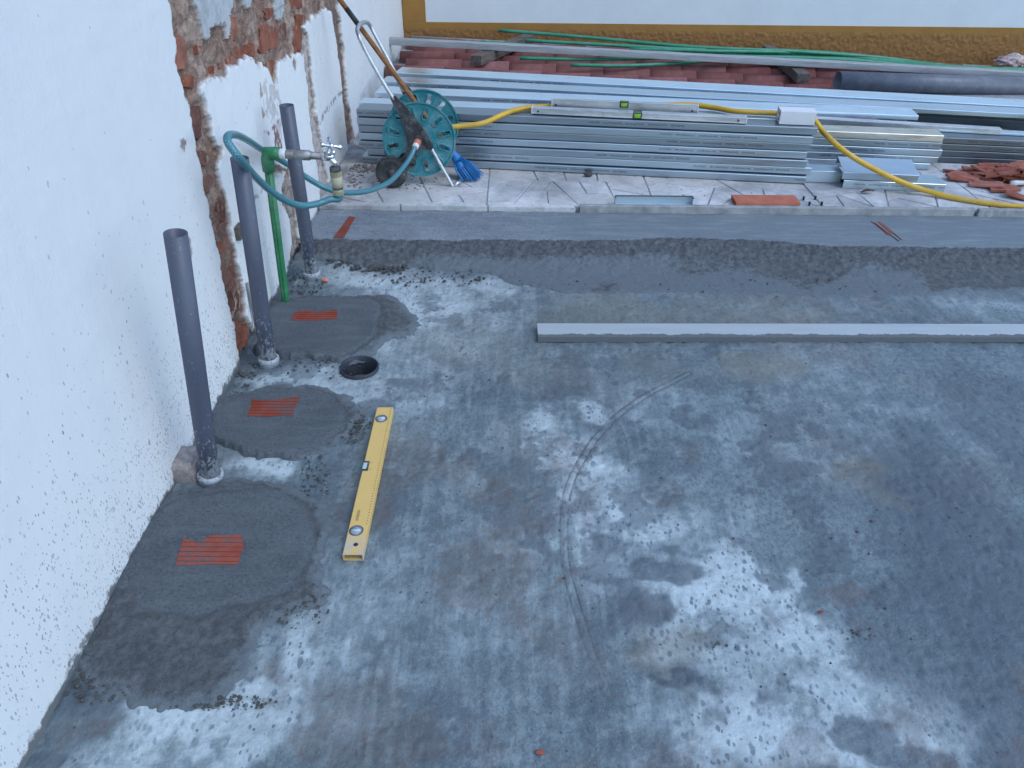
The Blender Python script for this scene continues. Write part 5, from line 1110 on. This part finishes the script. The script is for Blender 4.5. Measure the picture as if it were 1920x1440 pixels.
# hollow brick behind the edging
hx0 = onz(1372, 378, ZP).x; hx1 = onz(1490, 379, ZP).x; hy0 = onz(1430, 389, ZP + .014).y + .03; hy1 = onz(1430, 368, ZP + .018).y
hb = empty('hollow_brick', ((hx0 + hx1) / 2, (hy0 + hy1) / 2, ZP)); tag(hb, 'clean orange hollow clay brick lying behind the edging', 'brick')
bm = bmesh.new(); zt3 = ZP + .026; y = hy0; k = 0
while y < hy1 - .001:
    wv = .010 if k % 2 == 0 else .004; ye2 = min(hy1, y + wv); box_bm(bm, hx0, hx1, y, ye2, zt3 - .010, zt3 - (0 if k % 2 == 0 else .002)); y += wv; k += 1
link('ribbed_face', frombm('ribbed_face', bm), M_CLAY_L, hb)
bm = bmesh.new(); box_bm(bm, hx0, hx1, hy0, hy1, ZP - .035, ZP - .027)
for q in range(4):
    yc = hy0 + .004 + (hy1 - hy0 - .008) * q / 3; box_bm(bm, hx0 + .0005, hx1 - .0005, yc - .004, yc + .004, ZP - .027, zt3 - .010)
link('cell_walls', frombm('cell_walls', bm), M_CLAY_L, hb)

# heap of broken clay pieces
def shard_me(seed):
    r = random.Random(seed); L = r.uniform(.09, .17); W_ = r.uniform(.04, .075); bm = bmesh.new(); t = .009
    poly = [(-L / 2, -W_ / 2 + r.uniform(-.01, .012)), (L / 2 + r.uniform(-.02, .01), -W_ / 2), (L / 2 + r.uniform(-.03, .01), W_ / 2), (0, W_ / 2 + r.uniform(-.006, .006)), (-L / 2 + r.uniform(0, .035), W_ / 2)]
    y = -W_ / 2 - .012; k = 0
    while y < W_ / 2 + .012:
        wv = .012 if k % 2 == 0 else .004; cc = clip(clip(poly, 0, -1, -y), 0, 1, y + wv)
        if len(cc) > 2: prism_bm(bm, cc, 0, t - (0 if k % 2 == 0 else .002))
        y += wv; k += 1
    if r.random() < .5: box_bm(bm, -L * .35, L * .3, -.004, .004, -.018, .0)
    me = frombm('clay_shard', bm); me.materials.append(M_SHARD); return me
SH = [shard_me(k) for k in range(7)]; hc = onz(1892, 338, ZP); rr_ = random.Random(12); n_sh = 0
words = ['pale', 'dark', 'long', 'short', 'ribbed', 'upturned', 'flat']
spots = []
for lay_, cnt, rad, zz in ((0, 22, .30, .003), (1, 16, .22, .022), (2, 10, .15, .042), (3, 5, .08, .060)):
    for k in range(cnt):
        a = rr_.uniform(0, 6.28); q = rad * rr_.random() ** .5; spots.append((hc.x + q * 1.15 * math.cos(a) + .06, hc.y + q * .62 * math.sin(a), ZP + zz + rr_.random() * .008, lay_))
spots += [(onz(1812, 332, ZP).x, onz(1812, 332, ZP).y, ZP + .002, 0), (onz(1845, 352, ZP).x, onz(1845, 352, ZP).y, ZP + .012, 1), (onz(1912, 372, ZP).x, onz(1912, 372, ZP).y, ZP + .004, 0), (onz(1880, 358, ZP).x, onz(1880, 358, ZP).y, ZP + .010, 0)]
for i, (x, y, z, l_) in enumerate(spots):
    o = bpy.data.objects.new('clay_shard', SH[i % 7]); C.objects.link(o); o.location = (x, y, z)
    o.rotation_euler = (rr_.uniform(-.25, .25), rr_.uniform(-.22, .22), rr_.uniform(-.9, .5) if rr_.random() < .7 else rr_.uniform(0, 3.1))
    tag(o, {len(spots) - 4: 'flat clay piece lying apart left of the broken brick heap', len(spots) - 3: 'front left clay piece of the broken brick heap', len(spots) - 2: 'clay piece lying apart nearest the yellow hose, below the heap', len(spots) - 1: 'clay piece at the front edge of the broken brick heap'}.get(i, 'broken red clay brick piece in the heap at the right edge'), 'brick piece', 'broken clay pieces in the heap')
nz_ = onz(1895, 343, ZP + .07); tag(tube('plastic_nozzle', [nz_, nz_ + Vector((.02, -.005, .002)), nz_ + Vector((.055, -.012, .006)), nz_ + Vector((.10, -.02, .01))], [.010, .012, .009, .008], M_WHITE_PL, None, 14), 'white plastic nozzle lying on the broken clay heap', 'nozzle')

# ------------------------------------------------------------------ on the roof: timbers, bar, conduits, big pipe, sack
ZR = .132 + .05
def roof_z(x): return .132 + .066 - .037 * (x - XW)
def beam(a, b, lab, w_=.085, h=.062):
    za = roof_z(onz(*a, .18).x); p0 = onz(*a, za + h); p1 = onz(*b, roof_z(onz(*b, .18).x) + h); d = (p1 - p0); L = d.length; x = d / L; y = Vector((0, 0, 1)).cross(x).normalized(); z = x.cross(y)
    bm = bmesh.new(); box_bm(bm, 0, L, -w_ / 2, w_ / 2, -h, 0, .004, 2); bmesh.ops.subdivide_edges(bm, edges=[e for e in bm.edges if e.calc_length() > .3], cuts=8, use_grid_fill=True)
    for v in bm.verts: v.co += Vector((0, random.uniform(-.002, .002), random.uniform(-.002, .002)))
    o = link('timber_beam', frombm('timber_beam', bm), M_TIMBER); m = Matrix((x, y, z)).transposed().to_4x4(); m.translation = p0; o.matrix_world = m; tag(o, lab, 'timber', 'old timbers on the tile roof')
beam((892, 104), (995, 62), 'weathered timber on the tile roof near the house wall')
beam((1508, 138), (1440, 84), 'weathered timber under the aluminium bar, next to the big grey pipe')
zba = lambda x: roof_z(x) + .062 + .046
bp0 = onz(728, 72, zba(-.85)); bp1 = onz(1990, 139, zba(3.4))
bar('aluminium_batten', bp0, bp1, .06, .044, M_ALU_DULL, 'long dull aluminium batten lying across the timbers on the tile roof', 'bar', .004)
def conduit(L, lab):
    pts = []
    for x, y, dz in L:
        X_ = onz(x, y, .22).x; pts.append(onz(x, y, roof_z(X_) + dz))
    o = tube('green_conduit', catmull(pts, 6), .0128, M_GREEN_B, None, 12, True, .0105); tag(o, lab, 'conduit', 'green conduits on the tile roof')
conduit([(935, 57, .10), (1100, 70, .105), (1300, 88, .10), (1500, 97, .10), (1650, 108, .07), (1780, 124, .035), (1920, 130, .02), (2050, 133, .02)], 'highest green conduit, its left end rising above the timber')
conduit([(985, 76, .085), (1150, 85, .09), (1300, 93, .085), (1450, 94, .085), (1600, 103, .06), (1760, 124, .03), (1920, 137, .02), (2050, 141, .02)], 'green conduit second from the wall, starting right of the timber')
conduit([(905, 79, .08), (960, 83, .075), (1100, 94, .07), (1300, 100, .07), (1500, 101, .07), (1680, 116, .05), (1850, 135, .03), (2050, 145, .02)], 'green conduit starting left of the timber, partly behind the aluminium batten')
conduit([(975, 109, .03), (1100, 111, .035), (1250, 108, .05), (1400, 103, .065), (1550, 108, .06), (1720, 123, .04), (1900, 141, .03), (2050, 148, .03)], 'green conduit lying on the tiles in front of the batten at its left end')
conduit([(1070, 122, .02), (1180, 123, .025), (1290, 117, .04), (1420, 107, .06), (1560, 112, .055), (1740, 129, .035), (1920, 146, .025), (2050, 152, .03)], 'lowest green conduit, its left end nearest the long channels')
conduit([(1240, 98, .07), (1400, 98, .085), (1560, 105, .07), (1700, 116, .05), (1850, 130, .03), (2050, 138, .03)], 'short green conduit in the middle of the bundle')
conduit([(1200, 104, .06), (1380, 106, .075), (1540, 110, .07), (1700, 122, .05), (1870, 138, .03), (2050, 145, .03)], 'green conduit under the middle of the bundle')
conduit([(1260, 108, .05), (1400, 109, .06), (1550, 115, .06), (1700, 126, .045), (1870, 142, .03), (2050, 149, .03)], 'green conduit along the front side of the bundle')
conduit([(1330, 114, .04), (1430, 113, .05), (1560, 119, .05), (1720, 131, .035), (1880, 146, .025), (2050, 153, .02)], 'green conduit of the bundle closest to the aluminium batten')
conduit([(1180, 92, .08), (1340, 96, .095), (1500, 99, .09), (1660, 111, .06), (1810, 127, .04), (2050, 136, .03)], 'green conduit on top of the bundle beside the highest one')
bz = lambda x: roof_z(x) + .064
b_p = [onz(1570, 152, bz(2.1)), onz(1760, 158, bz(2.8)), onz(1990, 166, bz(3.6))]
o = tube('large_pipe', b_p, .0625, M_PVC_PALE, None, 48, True, .0585); tag(o, 'large dusty grey plastic pipe lying on the tile roof', 'pipe')
# crumpled sack
sc_ = onz(1893, 116, roof_z(3.6) + .03); bm = bmesh.new(); bmesh.ops.create_icosphere(bm, subdivisions=4, radius=1)
for v in bm.verts:
    n_ = 1 + .22 * math.sin(v.co.x * 7 + v.co.y * 3) * math.cos(v.co.z * 6) + random.uniform(-.04, .04); v.co = Vector((v.co.x * .11, v.co.y * .07, max(-.4, v.co.z) * .055 * (1.0 + .3 * v.co.x))) * n_ + sc_
tag(link('woven_sack', frombm('woven_sack', bm), M_SACK, None, True), 'crumpled white and red woven sack by the ochre wall', 'sack')

# ------------------------------------------------------------------ straightedge on the slab
s0 = onz(1009, 632, .022); s1 = onz(1920, 633, .022); sdv = (s1 - s0).normalized(); s1 = s0 + sdv * 2.02
def mat_rule():
    g = G('aluminium_cement_and_shade'); v = g.co(); P = g.xyz(v); n = g.noise(v, 14, 6, .7); n2 = g.noise(v, 70, 4, .7)
    col = g.mix(g.noise(g.co(scale=(.1, 1, 1)), 30, 4), (.42, .44, .44), (.58, .60, .60))
    f = g.step(g.math('SUBTRACT', g.math('ADD', g.math('MULTIPLY', n, .055), g.math('MULTIPLY', n2, .014)), P[1]), .010, .016)
    f = g.math('MAXIMUM', f, g.math('MULTIPLY', g.step(n, .70, .74), .9)); front = g.math('LESS_THAN', P[2], -.0022); f = g.math('MAXIMUM', f, g.math('MULTIPLY', front, .85))  # faces below the top painted darker for shade, in the cement colour
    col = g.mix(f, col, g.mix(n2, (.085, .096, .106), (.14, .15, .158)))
    return g.set(col=col, rough=g.math('ADD', .36, g.math('MULTIPLY', f, .45)), metal=g.math('MULTIPLY', g.math('SUBTRACT', 1.0, f), .55), bump=n2, bstr=.15, bdist=.003)
def straightedge():
    d = s1 - s0; L = d.length; x = d / L; y = Vector((0, 0, 1)).cross(x).normalized(); m = Matrix((x, y, x.cross(y))).transposed().to_4x4(); m.translation = s0
    w_, h, t = .094, .021, .002; bm = bmesh.new(); o_ = [(0, -h), (w_, -h), (w_, 0), (0, 0)]; i_ = [(t, -h + t), (w_ - t, -h + t), (w_ - t, -t), (t, -t)]
    ring = lambda X_, S: [bm.verts.new((X_, a, b)) for a, b in S]
    a0, a1, c0, c1 = ring(0, o_), ring(L, o_), ring(0, i_), ring(L, i_)
    for k in range(4):
        j = (k + 1) % 4; bm.faces.new((a0[k], a1[k], a1[j], a0[j])); bm.faces.new((c0[j], c1[j], c1[k], c0[k])); bm.faces.new((a0[j], c0[j], c0[k], a0[k])); bm.faces.new((a1[k], c1[k], c1[j], a1[j]))
    es = [e for e in bm.edges if abs((e.verts[0].co - e.verts[1].co).x) > 1 and (e.verts[0].co.y in (0, w_))]
    bmesh.ops.bevel(bm, geom=es, offset=.0012, segments=2, affect='EDGES')
    o = link('straightedge', frombm('straightedge', bm), mat_rule()); o.matrix_world = m; tag(o, 'long flat aluminium straightedge smeared with cement, lying on the slab', 'straightedge')
straightedge()

# ------------------------------------------------------------------ yellow level on the slab
def yellow_level():
    n0 = onz(642, 1040, .022); n1 = onz(685, 1040, .022); f0 = onz(707, 764, .022); yv = (f0 - n0); yv.z = 0; L = yv.length; y = yv.normalized(); x = Vector((y.y, -y.x, 0)); W_ = .0485; Hh = .021
    m = Matrix((x, y, Vector((0, 0, 1)))).transposed().to_4x4(); m.translation = Vector((n0.x, n0.y, .0015))
    root = bpy.data.objects.new('yellow_level', None); C.objects.link(root); root.matrix_world = m; root.empty_display_size = .05; tag(root, 'yellow spirit level with three vials lying on the slab', 'spirit level')
    def part(name, bm, mat, par=root):
        me = frombm(name, bm); me.materials.append(mat); o = bpy.data.objects.new(name, me); C.objects.link(o); o.parent = par; return o
    t = .0022; bm = bmesh.new(); o_ = [(0, 0), (W_, 0), (W_, Hh), (0, Hh)]; i_ = [(t, t), (W_ - t, t), (W_ - t, Hh - t), (t, Hh - t)]
    ring = lambda Y_, S: [bm.verts.new((a, Y_, b)) for a, b in S]
    a0, a1, c0, c1 = ring(0, o_), ring(L, o_), ring(.0, i_), ring(L, i_)
    for k in range(4):
        j = (k + 1) % 4; bm.faces.new((a0[k], a0[j], a1[j], a1[k])); bm.faces.new((c0[j], c0[k], c1[k], c1[j])); bm.faces.new((a0[k], c0[k], c0[j], a0[j])); bm.faces.new((a1[j], c1[j], c1[k], a1[k]))
    es = [e for e in bm.edges if abs((e.verts[0].co - e.verts[1].co).y) > .3 and e.verts[0].co.x in (0, W_)]
    bmesh.ops.bevel(bm, geom=es, offset=.0015, segments=2, affect='EDGES'); part('level_body', bm, M_LEVEL)
    for yc in (.078, .532):
        T0 = Matrix.Translation((W_ * .42, yc, Hh)); bm = bmesh.new(); lathe_bm(bm, [(.0165, -.003), (.0178, .0008), (.0165, .0016), (.0145, .0010), (.0145, -.003)], T0, 32, False); q = part('vial_ring', bm, M_BLACK)
        bm = bmesh.new(); lathe_bm(bm, [(.0148, -.001), (.0146, .0005), (.001, .0009)], T0, 28); part('vial_window', bm, M_VIALW, q)
        bm = bmesh.new(); tube_bm(bm, [(W_ * .42 - .011, yc, Hh + .0012), (W_ * .42 + .011, yc, Hh + .0012)], .0032, 10); part('vial', bm, M_VIALG, q)
    yc = L * .545; bm = bmesh.new(); box_bm(bm, -.0012, .0155, yc - .021, yc + .021, Hh - .012, Hh + .0006, .0016, 2); q = part('vial_frame', bm, M_BLACK)
    bm = bmesh.new(); box_bm(bm, -.0018, .0105, yc - .0135, yc + .0135, Hh - .010, Hh + .0013, .003, 3); part('vial', bm, M_VIALG, q)
    bm = bmesh.new(); lathe_bm(bm, [(.0058, Hh + .0003), (.0003, Hh + .0004)], Matrix.Translation((W_ * .55, .032, 0)), 22, False); part('hang_hole', bm, M_INK)
    bm = bmesh.new()
    for xa, xb, ya, yb_ in ((.0130, .0135, .112, .150), (.0185, .0190, .112, .150), (.0130, .0190, .112, .1126), (.0130, .0190, .1494, .150)): box_bm(bm, xa, xb, ya, yb_, Hh - .0005, Hh + .0003)
    for k in range(7):
        y0 = .116 + k * .0046; box_bm(bm, .0142, .0178, y0, y0 + .0009, Hh - .0005, Hh + .0003); box_bm(bm, .0142 if k % 2 else .0170, .0150 if k % 2 else .0178, y0, y0 + .0032, Hh - .0005, Hh + .0003)
    part('printed_label', bm, M_INK)
    bm = bmesh.new()
    for xa, xb, ya, yb_ in ((.018, .0186, yc - .013, yc - .009), (.018, .0186, yc + .009, yc + .013), (.0175, .024, yc - .0145, yc - .0139), (.0175, .024, yc + .0139, yc + .0145)): box_bm(bm, xa, xb, ya, yb_, Hh - .0005, Hh + .0003)
    part('printed_marks', bm, M_INK)
yellow_level()

# ------------------------------------------------------------------ small loose things
def chip(name, px, py, z, s, mat, lab, cat, flat=.5, seed=0):
    r = random.Random(seed); bm = bmesh.new(); bmesh.ops.create_icosphere(bm, subdivisions=2, radius=s); c = onz(px, py, z)
    for v in bm.verts: v.co = Vector((v.co.x * 1.3, v.co.y * .8, v.co.z * flat)) * r.uniform(.82, 1.12) + c + Vector((0, 0, s * flat * .8))
    tag(link(name, frombm(name, bm), mat), lab, cat)
chip('clay_chip', 1012, 1411, 0, .0075, M_CLAY, 'small bright red clay chip on the slab near the bottom edge', 'chip', .35, 1)
chip('clay_chip', 609, 528, 0, .012, M_CLAY_L, 'small orange clay chip by the foot of the farthest pipe', 'chip', .6, 2)
chip('pebble', 1103, 331, ZP, .017, M_DIRT, 'dark round pebble on the paving in front of the metal stack', 'stone', .8, 3)
chip('clay_chip', 1538, 1148, 0, .005, M_CLAY, 'tiny red chip on the lime stained slab', 'chip', .5, 4)
lp = onz(1625, 363, ZP); bm = bmesh.new(); 
N_ = 8
for i in range(N_ + 1):
    t = i / N_; w_ = .012 * math.sin(math.pi * min(1, t * 1.02)) + .0008; zc = .004 + .010 * math.sin(t * 2.4)
    row = [bm.verts.new((lp.x - .03 + .062 * t, lp.y - w_, ZP + zc + .004)), bm.verts.new((lp.x - .03 + .062 * t, lp.y, ZP + zc)), bm.verts.new((lp.x - .03 + .062 * t, lp.y + w_, ZP + zc + .006))]
    if i:
        for k in range(2): bm.faces.new((pr_[k], row[k], row[k + 1], pr_[k + 1]))
    pr_ = row
bmesh.ops.recalc_face_normals(bm, faces=bm.faces); bmesh.ops.solidify(bm, geom=list(bm.faces), thickness=.0006)
tag(link('dead_leaf', frombm('dead_leaf', bm), M_LEAF), 'curled dead brown leaf on the paving below the channel offcuts', 'leaf')
for i, (px, py) in enumerate(((1506, 375), (1528, 374), (1517, 385), (1540, 385))):
    c = onz(px, py, ZP); tag(lathe('dark_peg', [(.005, 0), (.005, .012), (.0062, .013), (.0055, .017)], M_INK, None, Matrix.Translation(c), 10), 'small dark peg right of the hollow brick, ' + ['rear left', 'rear right', 'front left', 'front right'][i] + ' of four', 'peg', 'dark pegs')
